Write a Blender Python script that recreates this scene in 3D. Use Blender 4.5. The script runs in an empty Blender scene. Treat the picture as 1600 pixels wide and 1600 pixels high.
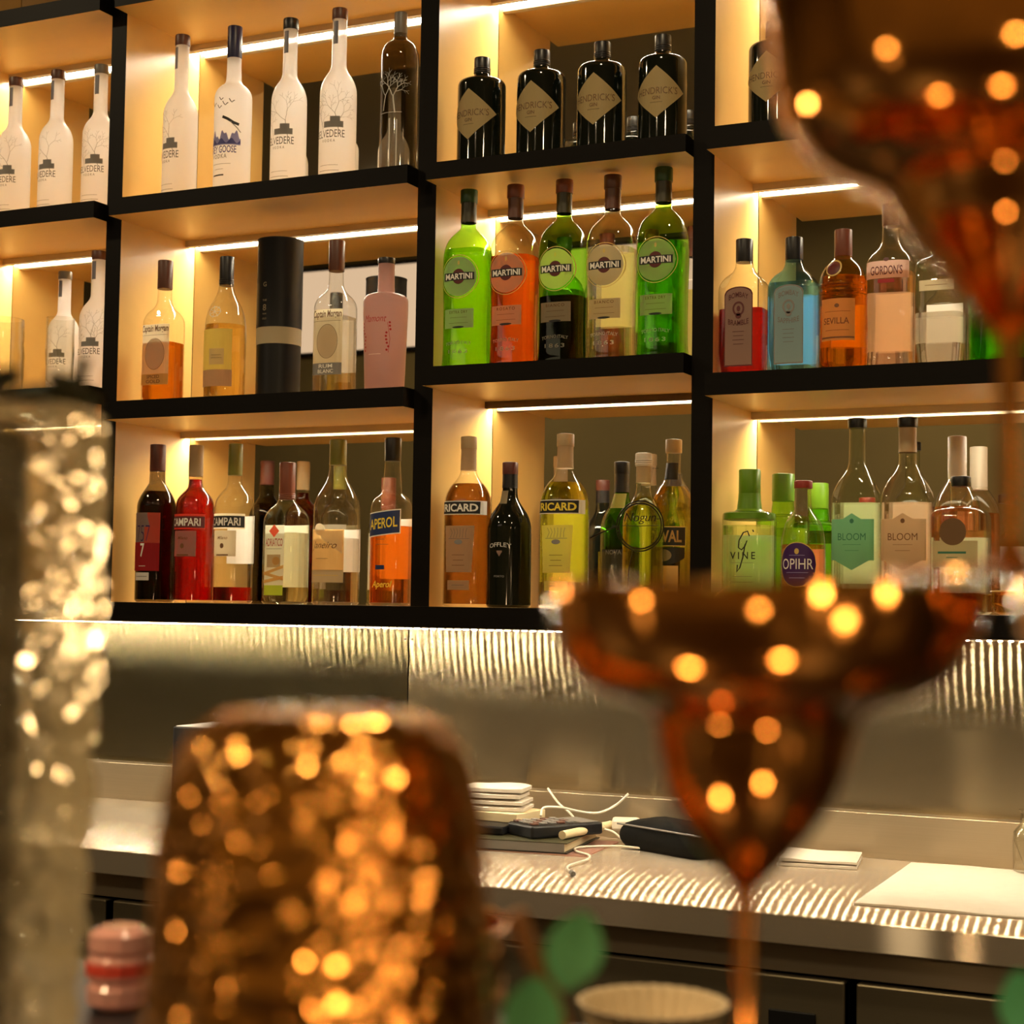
import bpy, bmesh, math, random
from mathutils import Vector, Matrix
random.seed(7)
sc = bpy.context.scene
col = sc.collection
R_ = math.radians

# ------------------------------------------------------------------ camera
FPX, YAW, PITCH, ROLL = 2632.797, -.4511, .0564, .0149
CAM = Vector((.1501, -2.7, 1.2828))
Fw = Vector((math.sin(YAW)*math.cos(PITCH), math.cos(YAW)*math.cos(PITCH), math.sin(PITCH)))
Rt = Vector((math.cos(YAW), -math.sin(YAW), 0)); Up = Rt.cross(Fw)
R2 = Rt*math.cos(ROLL) + Up*math.sin(ROLL); U2 = -Rt*math.sin(ROLL) + Up*math.cos(ROLL)
cd = bpy.data.cameras.new('camera'); cam = bpy.data.objects.new('camera', cd); col.objects.link(cam)
m = Matrix((R2, U2, -Fw)).transposed().to_4x4(); m.translation = CAM
cam.matrix_world = m
cd.sensor_width = 36; cd.lens = FPX/1600*36; cd.clip_start = .02
cd.dof.use_dof = True; cd.dof.focus_distance = 2.95; cd.dof.aperture_fstop = 7.5
sc.camera = cam
def ray(x, y): return Fw + R2*((x-800)/FPX) - U2*((y-800)/FPX)
def atz(x, y, z): r = ray(x, y); return CAM + r*((z-CAM.z)/r.z)
def aty(x, y, Y): r = ray(x, y); return CAM + r*((Y-CAM.y)/r.y)
def atd(x, y, d): return CAM + ray(x, y)*d

# ------------------------------------------------------------------ world, exposure, room lamps, added lamps
w = bpy.data.worlds.new('world'); sc.world = w; w.use_nodes = True
w.node_tree.nodes['Background'].inputs[0].default_value = (.9, .7, .45, 1)
w.node_tree.nodes['Background'].inputs[1].default_value = .02
vs = sc.view_settings
vs.view_transform = 'Standard'; vs.look = 'None'; vs.gamma = 1; vs.use_curve_mapping = False
vs.exposure = 0.55
cy = sc.cycles
cy.max_bounces = 24; cy.transparent_max_bounces = 40; cy.transmission_bounces = 20; cy.glossy_bounces = 8; cy.diffuse_bounces = 5
cy.caustics_reflective = True; cy.caustics_refractive = True; cy.blur_glossy = 2.0
cy.sample_clamp_indirect = 4; cy.use_denoising = True
WARM = (1, .74, .42)
LED_S, DOT_S = 104, 300
def lamp(kind, name, loc, e, color=WARM, **kw):
    d = bpy.data.lights.new(name, kind); d.energy = e; d.color = color
    for k, v in kw.items(): setattr(d, k, v)
    o = bpy.data.objects.new(name, d); o.location = loc; col.objects.link(o); return o
for p, e in (((.75, -3.0, 1.16), 1.3), ((1.3, -2.5, 1.12), 1.5), ((.35, -3.5, .95), 1.8), ((-.75, -3.0, 1.18), .8), ((.42, -2.52, 1.125), .35),
             ((1.9, -3.3, 1.25), 2), ((.75, -2.9, 2.0), 2), ((1.5, -3.6, 2.2), 3), ((2.2, -2.3, 2.1), 3), ((.6, -3.3, 1.55), 1), ((.95, -2.75, 1.4), .8), ((-.60, -2.05, 1.29), 1.3)):  # placed for the copper highlights; the last is added to brighten the crystal glass
    lamp('POINT', 'bar_and_fill_bulb', p, e, (1, .66, .34), shadow_soft_size=.022)
for p in ((.085, -2.39, 1.135), (-.045, -2.37, 1.13)): lamp('POINT', 'added_glint_lamp', p, .09, (1, .6, .28), shadow_soft_size=.008)  # added bodiless lamps that put glints on the lower copper glass
for x, y in ((-3.6, -3.2), (-1.2, -3.4), (1.2, -3.0), (-3.2, -1.2), (-.6, -1.3)):
    o = lamp('AREA', 'ceiling_downlight', (x, y, 3.17), 13, (1, .76, .45), shape='DISK', size=.16)

# ------------------------------------------------------------------ materials
def nd(mt, t, **kw):
    n = mt.node_tree.nodes.new(t)
    for k, v in kw.items():
        if k in n.inputs.keys(): n.inputs[k].default_value = v
        else: setattr(n, k, v)
    return n
def newmat(name):
    mt = bpy.data.materials.new(name); mt.use_nodes = True
    for n in list(mt.node_tree.nodes): mt.node_tree.nodes.remove(n)
    o = nd(mt, 'ShaderNodeOutputMaterial'); return mt, o, mt.node_tree.links.new
def c4(c): return (c[0], c[1], c[2], 1)
def pbr(name, color, rough=.5, metal=0, noise=0, nscale=(20, 20, 20), bump=0, coat=0, spec=.5, **kw):
    mt, o, L = newmat(name)
    b = nd(mt, 'ShaderNodeBsdfPrincipled'); L(b.outputs[0], o.inputs[0])
    b.inputs['Base Color'].default_value = c4(color); b.inputs['Roughness'].default_value = rough
    b.inputs['Metallic'].default_value = metal; b.inputs['Coat Weight'].default_value = coat
    b.inputs['Specular IOR Level'].default_value = spec
    for k, v in kw.items(): b.inputs[k].default_value = v
    if noise or bump:
        tc = nd(mt, 'ShaderNodeTexCoord'); mp = nd(mt, 'ShaderNodeMapping'); mp.inputs['Scale'].default_value = nscale
        nz = nd(mt, 'ShaderNodeTexNoise'); nz.inputs['Scale'].default_value = 1; nz.inputs['Detail'].default_value = 4
        L(tc.outputs['Object'], mp.inputs[0]); L(mp.outputs[0], nz.inputs['Vector'])
        if noise:
            mx = nd(mt, 'ShaderNodeMix', data_type='RGBA')
            mx.inputs[6].default_value = c4([c*(1-noise) for c in color]); mx.inputs[7].default_value = c4([min(1, c*(1+noise)) for c in color])
            L(nz.outputs[0], mx.inputs[0]); L(mx.outputs[2], b.inputs['Base Color'])
        if bump:
            bp = nd(mt, 'ShaderNodeBump'); bp.inputs['Strength'].default_value = bump; bp.inputs['Distance'].default_value = .002
            L(nz.outputs[0], bp.inputs['Height']); L(bp.outputs[0], b.inputs['Normal'])
    return mt
def steel(name, color, rough, aniso=0, diff=.05, tangent=(1, 0, 0)):
    """brushed steel: the sheen is tight along the grain (tangent) and drawn out across it"""
    mt, o, L = newmat(name)
    b = nd(mt, 'ShaderNodeBsdfAnisotropic'); b.distribution = 'BECKMANN'; df = nd(mt, 'ShaderNodeBsdfDiffuse'); ms = nd(mt, 'ShaderNodeMixShader'); ms.inputs[0].default_value = diff
    L(b.outputs[0], ms.inputs[1]); L(df.outputs[0], ms.inputs[2]); L(ms.outputs[0], o.inputs[0])
    b.inputs['Roughness'].default_value = rough; b.inputs['Anisotropy'].default_value = aniso
    v = nd(mt, 'ShaderNodeCombineXYZ'); v.inputs[0].default_value, v.inputs[1].default_value, v.inputs[2].default_value = tangent
    L(v.outputs[0], b.inputs['Tangent'])
    tc = nd(mt, 'ShaderNodeTexCoord'); mp = nd(mt, 'ShaderNodeMapping'); mp.inputs['Scale'].default_value = (3, 400, 400)
    nz = nd(mt, 'ShaderNodeTexNoise'); nz.inputs['Scale'].default_value = 1
    L(tc.outputs['Object'], mp.inputs[0]); L(mp.outputs[0], nz.inputs['Vector'])
    mx = nd(mt, 'ShaderNodeMix', data_type='RGBA'); mx.inputs[6].default_value = c4([c*.88 for c in color]); mx.inputs[7].default_value = c4(color)
    L(nz.outputs[0], mx.inputs[0]); L(mx.outputs[2], b.inputs['Color']); L(mx.outputs[2], df.inputs[0])
    return mt
def glass(name, tint, edge=.55, rough=.03, gloss=1.0):
    """thin clear wall: see-through with a Fresnel sheen, deeper colour where the wall is seen edge-on"""
    mt, o, L = newmat(name)
    t = nd(mt, 'ShaderNodeBsdfTransparent'); g = nd(mt, 'ShaderNodeBsdfGlossy'); g.inputs['Roughness'].default_value = rough
    lw = nd(mt, 'ShaderNodeLayerWeight'); lw.inputs['Blend'].default_value = .5
    pw = nd(mt, 'ShaderNodeMath', operation='POWER'); pw.inputs[1].default_value = 4; L(lw.outputs['Facing'], pw.inputs[0])
    mc = nd(mt, 'ShaderNodeMix', data_type='RGBA'); mc.inputs[6].default_value = c4(tint); mc.inputs[7].default_value = c4([x*edge for x in tint])
    L(pw.outputs[0], mc.inputs[0]); L(mc.outputs[2], t.inputs[0])
    fr = nd(mt, 'ShaderNodeFresnel'); ge = nd(mt, 'ShaderNodeNewGeometry'); mi = nd(mt, 'ShaderNodeMix'); mi.inputs[2].default_value = 1.5; mi.inputs[3].default_value = 1/1.5
    L(ge.outputs['Backfacing'], mi.inputs[0]); L(mi.outputs[0], fr.inputs[0])
    ml = nd(mt, 'ShaderNodeMath', operation='MULTIPLY'); ml.inputs[1].default_value = gloss; L(fr.outputs[0], ml.inputs[0])
    ms = nd(mt, 'ShaderNodeMixShader'); L(ml.outputs[0], ms.inputs[0]); L(t.outputs[0], ms.inputs[1]); L(g.outputs[0], ms.inputs[2])
    L(ms.outputs[0], o.inputs[0]); return mt
def liquid(name, tint, rough=0, ior=1.33):
    mt, o, L = newmat(name)
    b = nd(mt, 'ShaderNodeBsdfPrincipled'); b.inputs['Base Color'].default_value = c4(tint)
    b.inputs['Transmission Weight'].default_value = 1; b.inputs['IOR'].default_value = ior; b.inputs['Roughness'].default_value = rough
    tr = nd(mt, 'ShaderNodeBsdfTransparent'); tr.inputs[0].default_value = c4(tint); mx = nd(mt, 'ShaderNodeMixShader'); mx.inputs[0].default_value = .4
    L(b.outputs[0], mx.inputs[1]); L(tr.outputs[0], mx.inputs[2]); L(mx.outputs[0], o.inputs[0]); return mt
def frost(name, color, see=.12):
    mt, o, L = newmat(name)
    d = nd(mt, 'ShaderNodeBsdfDiffuse'); d.inputs[0].default_value = c4(color)
    t = nd(mt, 'ShaderNodeBsdfTranslucent'); t.inputs[0].default_value = c4(color)
    m1 = nd(mt, 'ShaderNodeMixShader'); m1.inputs[0].default_value = .82; L(d.outputs[0], m1.inputs[1]); L(t.outputs[0], m1.inputs[2])
    tr = nd(mt, 'ShaderNodeBsdfTransparent')
    m2 = nd(mt, 'ShaderNodeMixShader'); m2.inputs[0].default_value = see; L(m1.outputs[0], m2.inputs[1]); L(tr.outputs[0], m2.inputs[2])
    g = nd(mt, 'ShaderNodeBsdfGlossy'); g.inputs['Roughness'].default_value = .35
    fr = nd(mt, 'ShaderNodeFresnel'); ge = nd(mt, 'ShaderNodeNewGeometry'); mi = nd(mt, 'ShaderNodeMix'); mi.inputs[2].default_value = 1.3; mi.inputs[3].default_value = 1/1.3
    L(ge.outputs['Backfacing'], mi.inputs[0]); L(mi.outputs[0], fr.inputs[0])
    m3 = nd(mt, 'ShaderNodeMixShader'); L(fr.outputs[0], m3.inputs[0]); L(m2.outputs[0], m3.inputs[1]); L(g.outputs[0], m3.inputs[2])
    L(m3.outputs[0], o.inputs[0]); return mt
def paper(name, color, tl=.62):
    """label stock: matt, lets some of the light behind it through"""
    mt, o, L = newmat(name)
    d = nd(mt, 'ShaderNodeBsdfPrincipled'); d.inputs['Base Color'].default_value = c4(color); d.inputs['Roughness'].default_value = .55
    t = nd(mt, 'ShaderNodeBsdfTranslucent'); t.inputs[0].default_value = c4(color)
    m1 = nd(mt, 'ShaderNodeMixShader'); m1.inputs[0].default_value = tl; L(d.outputs[0], m1.inputs[1]); L(t.outputs[0], m1.inputs[2])
    L(m1.outputs[0], o.inputs[0]); return mt
def emit(name, color, s):
    mt, o, L = newmat(name); e = nd(mt, 'ShaderNodeEmission'); e.inputs[0].default_value = c4(color); e.inputs[1].default_value = s
    L(e.outputs[0], o.inputs[0]); return mt

M = {}
M['dark'] = pbr('dark_laminate', (.0035, .0024, .0014), .5, noise=.3, nscale=(3, 60, 60), spec=.12)
M['cream'] = pbr('cream_laminate', (.66, .405, .120), .30, noise=.05, nscale=(2, 30, 30), spec=.5)
M['mirror'] = pbr('mirror', (.80, .77, .68), .012, 1)
M['batten'] = pbr('light_profile', (.5, .4, .26), .5)
M['batten_dark'] = pbr('light_profile_dark', (.07, .035, .012), .5)
M['led'] = emit('led_diffuser', (1, .90, .71), LED_S)
M['dot'] = emit('led_chip', (1, .86, .62), DOT_S)
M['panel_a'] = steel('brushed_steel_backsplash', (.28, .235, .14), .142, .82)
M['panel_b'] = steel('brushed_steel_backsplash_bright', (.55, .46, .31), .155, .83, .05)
M['top'] = steel('brushed_steel_top', (.80, .70, .56), .20, .86, .24)
M['steel'] = steel('steel_front', (.52, .43, .30), .3, .5, .25)
M['fridge'] = steel('dark_steel_front', (.27, .23, .15), .33, .4, .3)
M['black'] = pbr('black_plastic', (.009, .009, .010), .38, spec=.3)
M['blackmatt'] = pbr('black_fabric', (.006, .006, .006), .9, noise=.4, nscale=(200, 200, 200), spec=.08)
M['copper'] = pbr('polished_copper', (.84, .36, .085), .09, 1, noise=.1, nscale=(30, 30, 30))
M['copper2'] = pbr('hammered_copper', (.84, .38, .09), .06, 1, noise=.15, nscale=(40, 40, 40))
M['wallroom'] = pbr('olive_wall', (.20, .16, .07), .8, noise=.25, nscale=(1.5, 1.5, 1.5))
M['ceil'] = pbr('ceiling_paint', (.34, .29, .16), .8, noise=.1, nscale=(1, 1, 1))
M['floor'] = pbr('floor_boards', (.06, .04, .025), .45, noise=.3, nscale=(2, 20, 20))
M['barwood'] = pbr('dark_bar_wood', (.02, .013, .008), .3, noise=.5, nscale=(4, 40, 40))
M['lightbox'] = emit('light_panel_face', (1, .72, .50), .6)
M['clear'] = glass('clear_glass', (.98, .98, .95), .85, gloss=1.5)
M['green_glass'] = glass('green_glass', (.38, .84, .12), .35)
M['bright_green_glass'] = glass('leaf_green_glass', (.60, .93, .22), .45)
M['pale_green_glass'] = glass('pale_green_glass', (.95, .99, .88), .8, gloss=1.5)
M['blue_glass'] = glass('pale_blue_glass', (.50, .80, 1), .7, gloss=1.3)
M['smoke_glass'] = glass('smoked_glass', (.40, .36, .30), .3)
M['dark_glass'] = pbr('near_black_glass', (.004, .006, .004), .06, spec=.6)
M['amber_glass'] = glass('amber_glass', (.92, .66, .22), .4)
M['frost'] = frost('frosted_white_glass', (1, 1, 1), .13)
M['pinkglass'] = frost('pink_coated_glass', (.58, .41, .38), .02)
for k, t in dict(water=(.99, .99, .97), green=(.62, .92, .03), green2=(.36, .80, .05), orange=(.80, .22, .02), aperol=(1, .36, .03), campari=(.46, .008, .010),
                 amber=(.92, .52, .07), gold=(.96, .72, .10), yellow=(.95, .92, .12), brown=(.46, .25, .07), rum=(.82, .40, .03), wine=(.03, .003, .004), dark=(.05, .012, .004),
                 red=(.45, .015, .02), pink=(.99, .86, .70), salmon=(.99, .74, .54), pinkor=(.96, .46, .24), palegreen=(.90, .99, .80), peach=(.99, .95, .84), blue=(.68, .88, 1), whisky=(.96, .80, .38), tea=(.25, .07, .02)).items():
    M['L_'+k] = liquid('liquid_'+k, t)
for k, t in dict(diamond=(.88, .68, .32), cream=(.80, .70, .48), white=(.86, .82, .74), kraft=(.52, .42, .26), grey=(.50, .46, .38), beige=(.66, .55, .40), yellowish=(.78, .70, .25), tan=(.60, .46, .30),
                 orange=(.80, .52, .20), green=(.20, .44, .30), gold=(.66, .48, .16), pinkpaper=(.62, .40, .32), rosegrey=(.45, .32, .28), lightblue=(.50, .70, .74), icy=(.78, .88, .92), lime=(.50, .62, .06), paperred=(.62, .02, .03), coral=(.85, .14, .08)).items():
    M['P_'+k] = paper('label_'+k, t)
for k, t, r in (('ink', (.010, .009, .008), .5), ('inkgrey', (.22, .21, .20), .6), ('inkbrown', (.16, .07, .02), .6), ('inkred', (.40, .015, .02), .5), ('inkblue', (.05, .05, .24), .5), ('navy', (.012, .03, .12), .5),
                ('purple', (.045, .008, .10), .45), ('lavender', (.28, .27, .55), .6), ('inkgold', (.62, .44, .12), .4), ('inkwhite', (.86, .83, .76), .5), ('inkyellow', (.86, .66, .06), .5), ('maroon', (.10, .012, .012), .5), ('sealbrown', (.14, .07, .02), .6), ('inkgreen', (.03, .16, .10), .5), ('silver', (.6, .58, .55), .35)):
    M[k] = pbr('print_'+k, t, r)
for k, t, r, mt_ in (('c_black', (.012, .012, .014), .35, 0), ('c_brown', (.10, .035, .02), .4, 0), ('c_redbrown', (.18, .05, .025), .4, 0), ('c_darkgreen', (.02, .07, .02), .4, 0), ('c_navy', (.012, .012, .06), .35, 0),
                     ('c_red', (.28, .03, .02), .4, 0), ('c_white', (.60, .53, .44), .5, 0), ('c_green', (.12, .26, .01), .35, 0), ('c_tan', (.42, .30, .16), .5, 0), ('c_cork', (.45, .28, .14), .8, 0), ('c_grey', (.16, .15, .14), .4, 0), ('c_olive', (.20, .19, .03), .4, 0), ('c_darkolive', (.035, .032, .012), .4, 0), ('c_greyblue', (.16, .16, .20), .4, 0), ('c_darkred', (.11, .03, .022), .4, 0)):
    M[k] = pbr('closure_'+k[2:], t, r, mt_)
M['cloth'] = pbr('white_cloth', (.62, .56, .47), .9, noise=.06, nscale=(60, 60, 60), bump=.3)
M['cardboard'] = pbr('pale_card', (.68, .56, .34), .8)
M['cable'] = pbr('white_cable', (.72, .66, .54), .5)
M['leaf'] = pbr('mint_leaf', (.11, .46, .20), .5, noise=.3, nscale=(60, 60, 60), spec=.4)
M['darkleaf'] = pbr('dark_leaf', (.008, .02, .004), .6, noise=.3, nscale=(60, 60, 60))
M['twig'] = pbr('brown_twig', (.30, .14, .04), .7, noise=.3, nscale=(90, 90, 20))
M['ribbed'] = pbr('pale_ribbed', (.60, .46, .26), .7, noise=.15, nscale=(50, 50, 50))
M['pinkplastic'] = pbr('pink_crystal', (.80, .42, .34), .12, coat=.5, **{'Transmission Weight': .35})
M['wire'] = pbr('dark_wire', (.03, .02, .012), .35, .6)

# ------------------------------------------------------------------ mesh helpers
class MB:
    def __init__(s): s.v = []; s.f = []; s.mi = []
    def add(s, vs_, fs, mi=0):
        o = len(s.v); s.v += [tuple(p) for p in vs_]; s.f += [tuple(i+o for i in q) for q in fs]; s.mi += [mi]*len(fs)
    def box(s, a, b, mi=0, mat=None):
        x0, y0, z0 = a; x1, y1, z1 = b
        vs_ = [(x0, y0, z0), (x1, y0, z0), (x1, y1, z0), (x0, y1, z0), (x0, y0, z1), (x1, y0, z1), (x1, y1, z1), (x0, y1, z1)]
        if mat: vs_ = [mat @ Vector(p) for p in vs_]
        fs = [(0, 3, 2, 1), (4, 5, 6, 7), (0, 1, 5, 4), (1, 2, 6, 5), (2, 3, 7, 6), (3, 0, 4, 7)]
        o = len(s.v); s.v += [tuple(p) for p in vs_]; s.f += [tuple(i+o for i in q) for q in fs]
        s.mi += list(mi) if isinstance(mi, (list, tuple)) else [mi]*6    # bottom, top, front, right, back, left
    def rings(s, rings, mi=0, cap0=True, cap1=True):
        n = len(rings[0]); vs_ = [p for r in rings for p in r]; fs = []
        for i in range(len(rings)-1):
            for j in range(n):
                k = (j+1) % n; fs.append((i*n+j, i*n+k, (i+1)*n+k, (i+1)*n+j))
        if cap0: fs.append(tuple(range(n-1, -1, -1)))
        if cap1: fs.append(tuple(range((len(rings)-1)*n, len(rings)*n)))
        s.add(vs_, fs, mi)
    def lathe(s, prof, n=40, c=(0, 0, 0), mi=0, cap0=True, cap1=True, fn=None):
        rs = []
        for r, z in prof:
            ring = []
            for j in range(n):
                a = 2*math.pi*j/n; rr = r+(fn(a, z, r) if fn else 0)
                ring.append((c[0]+rr*math.cos(a), c[1]+rr*math.sin(a), c[2]+z))
            rs.append(ring)
        s.rings(rs, mi, cap0, cap1)
    def tube(s, pts, r, n=8, mi=0, cap=True):
        pts = [Vector(p) for p in pts]; rs = []; up = Vector((.13, .21, 1)).normalized()
        for i, p in enumerate(pts):
            t = (pts[min(i+1, len(pts)-1)]-pts[max(i-1, 0)]).normalized()
            a = t.cross(up); a = a.normalized() if a.length > 1e-4 else t.orthogonal().normalized(); b = t.cross(a)
            rr = r[i] if isinstance(r, (list, tuple)) else r
            rs.append([tuple(p+a*rr*math.cos(2*math.pi*j/n)+b*rr*math.sin(2*math.pi*j/n)) for j in range(n)])
        s.rings(rs, mi, cap, cap)
    def build(s, name, mats, parent=None, smooth=True, bevel=0, angle=35):
        me = bpy.data.meshes.new(name); me.from_pydata(s.v, [], s.f)
        for mt in (mats if isinstance(mats, (list, tuple)) else [mats]): me.materials.append(M[mt] if isinstance(mt, str) else mt)
        me.polygons.foreach_set('material_index', s.mi)
        bm = bmesh.new(); bm.from_mesh(me); bmesh.ops.recalc_face_normals(bm, faces=bm.faces); bm.to_mesh(me); bm.free()
        if smooth: me.shade_smooth(); me.set_sharp_from_angle(angle=R_(angle))
        o = bpy.data.objects.new(name, me); col.objects.link(o)
        if parent: o.parent = parent
        if bevel:
            b = o.modifiers.new('bevel', 'BEVEL'); b.width = bevel; b.segments = 2; b.limit_method = 'ANGLE'
        return o
def catmull(pts, k=8):
    P = [Vector(p) for p in pts]; P = [2*P[0]-P[1]]+P+[2*P[-1]-P[-2]]; out = []
    for i in range(1, len(P)-2):
        for j in range(k):
            t = j/k; a, b, c, d = P[i-1:i+3]
            out.append(.5*((2*b)+(c-a)*t+(2*a-5*b+4*c-d)*t*t+(3*b-a-3*c+d)*t**3))
    out.append(P[-2]); return out
def chaikin(p, k=2):
    for _ in range(k):
        q = [p[0]]
        for a, b in zip(p, p[1:]):
            q += [(a[0]*.75+b[0]*.25, a[1]*.75+b[1]*.25), (a[0]*.25+b[0]*.75, a[1]*.25+b[1]*.75)]
        p = q+[p[-1]]
    return p
def thing(name, label, cat, loc=(0, 0, 0), rz=0, group=None):
    o = bpy.data.objects.new(name, None); col.objects.link(o); o.empty_display_size = .03
    o.location = loc; o.rotation_euler = (0, 0, rz); tag(o, label, cat, group); return o
def tag(o, label, cat, group=None):
    o['label'] = label; o['category'] = cat
    if group: o['group'] = group
    return o
def struct(o): o['kind'] = 'structure'; return o
_tx = {}
def textmesh(s, shear=0, bold=.012, space=1.0):
    key = (s, shear, bold, space)
    if key in _tx: return _tx[key]
    cu = bpy.data.curves.new('t', 'FONT'); cu.body = s; cu.resolution_u = 3; cu.shear = shear; cu.offset = bold; cu.space_character = space
    cu.fill_mode = 'FRONT'; cu.extrude = 0
    ob = bpy.data.objects.new('t', cu); col.objects.link(ob)
    dg = bpy.context.evaluated_depsgraph_get(); me = bpy.data.meshes.new_from_object(ob.evaluated_get(dg))
    v = [(p.co.x, p.co.y) for p in me.vertices]; f = [tuple(p.vertices) for p in me.polygons]
    bpy.data.objects.remove(ob); bpy.data.curves.remove(cu); bpy.data.meshes.remove(me)
    xs = [a for a, b in v]; ys = [b for a, b in v]; x0, x1, y0, y1 = min(xs), max(xs), min(ys), max(ys)
    v = [((a-(x0+x1)/2)/(x1-x0), (b-(y0+y1)/2)/(x1-x0)) for a, b in v]
    _tx[key] = (v, f, (y1-y0)/(x1-x0)); return _tx[key]

class Decal:
    """thin label sheet that follows a surface; u across (m), z up (m)"""
    def __init__(s, surf): s.surf = surf; s.mb = MB(); s.mats = []
    def m(s, k):
        if k not in s.mats: s.mats.append(k)
        return s.mats.index(k)
    def P(s, u, z, layer): return s.surf(u, z, .0005+.0003*layer)
    def band(s, u0, u1, ft, fb, mat, layer=0, N=16, K=1):
        vs_ = []
        for i in range(N+1):
            u = u0+(u1-u0)*i/N; a, b = fb(u), ft(u)
            for k in range(K+1): vs_.append(s.P(u, a+(b-a)*k/K, layer))
        fs = [(i*(K+1)+k, (i+1)*(K+1)+k, (i+1)*(K+1)+k+1, i*(K+1)+k+1) for i in range(N) for k in range(K)]
        s.mb.add(vs_, fs, s.m(mat))
    def rect(s, u, z, w, h, mat, layer=0, skew=0, K=1): s.band(u-w/2, u+w/2, lambda q: z+h/2+skew*(q-u), lambda q: z-h/2+skew*(q-u), mat, layer, 16, K)
    def ell(s, u, z, ru, rz, mat, layer=0):
        f = lambda q: rz*math.sqrt(max(0, 1-((q-u)/ru)**2)); s.band(u-ru, u+ru, lambda q: z+f(q), lambda q: z-f(q), mat, layer, 28, 4)
    def ring(s, u, z, ru, rz, wd, mat, layer=0): s.line([(u+ru*math.cos(a*math.pi/20), z+rz*math.sin(a*math.pi/20)) for a in range(41)], wd, mat, layer)
    def diamond(s, u, z, ru, rz, mat, layer=0): s.band(u-ru, u+ru, lambda q: z+rz*(1-abs(q-u)/ru), lambda q: z-rz*(1-abs(q-u)/ru), mat, layer, 24, 3)
    def text(s, t, u, z, w, mat, layer=1, h=None, shear=0, bold=.012, space=1.0, arc=0, skew=0):
        v, f, asp = textmesh(t, shear, bold, space); sy = h/asp if h else w
        s.mb.add([s.P(u+a*w, z+b*sy+arc*(1-(2*a)**2)+skew*a*w, layer) for a, b in v], f, s.m(mat))
    def line(s, pts, wd, mat, layer=1):
        n = len(pts); L = []
        for i, (a, b) in enumerate(pts):
            p, q = pts[max(i-1, 0)], pts[min(i+1, n-1)]; dx, dy = q[0]-p[0], q[1]-p[1]; l = math.hypot(dx, dy) or 1
            L.append((a-dy/l*wd/2, b+dx/l*wd/2)); L.append((a+dy/l*wd/2, b-dx/l*wd/2))
        s.mb.add([s.P(a, b, layer) for a, b in L], [(2*i, 2*i+1, 2*i+3, 2*i+2) for i in range(n-1)], s.m(mat))
    def build(s, name, parent):
        if s.mb.f:
            me = s.mb; o = me.build(name, s.mats, parent, smooth=False); return o

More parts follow.
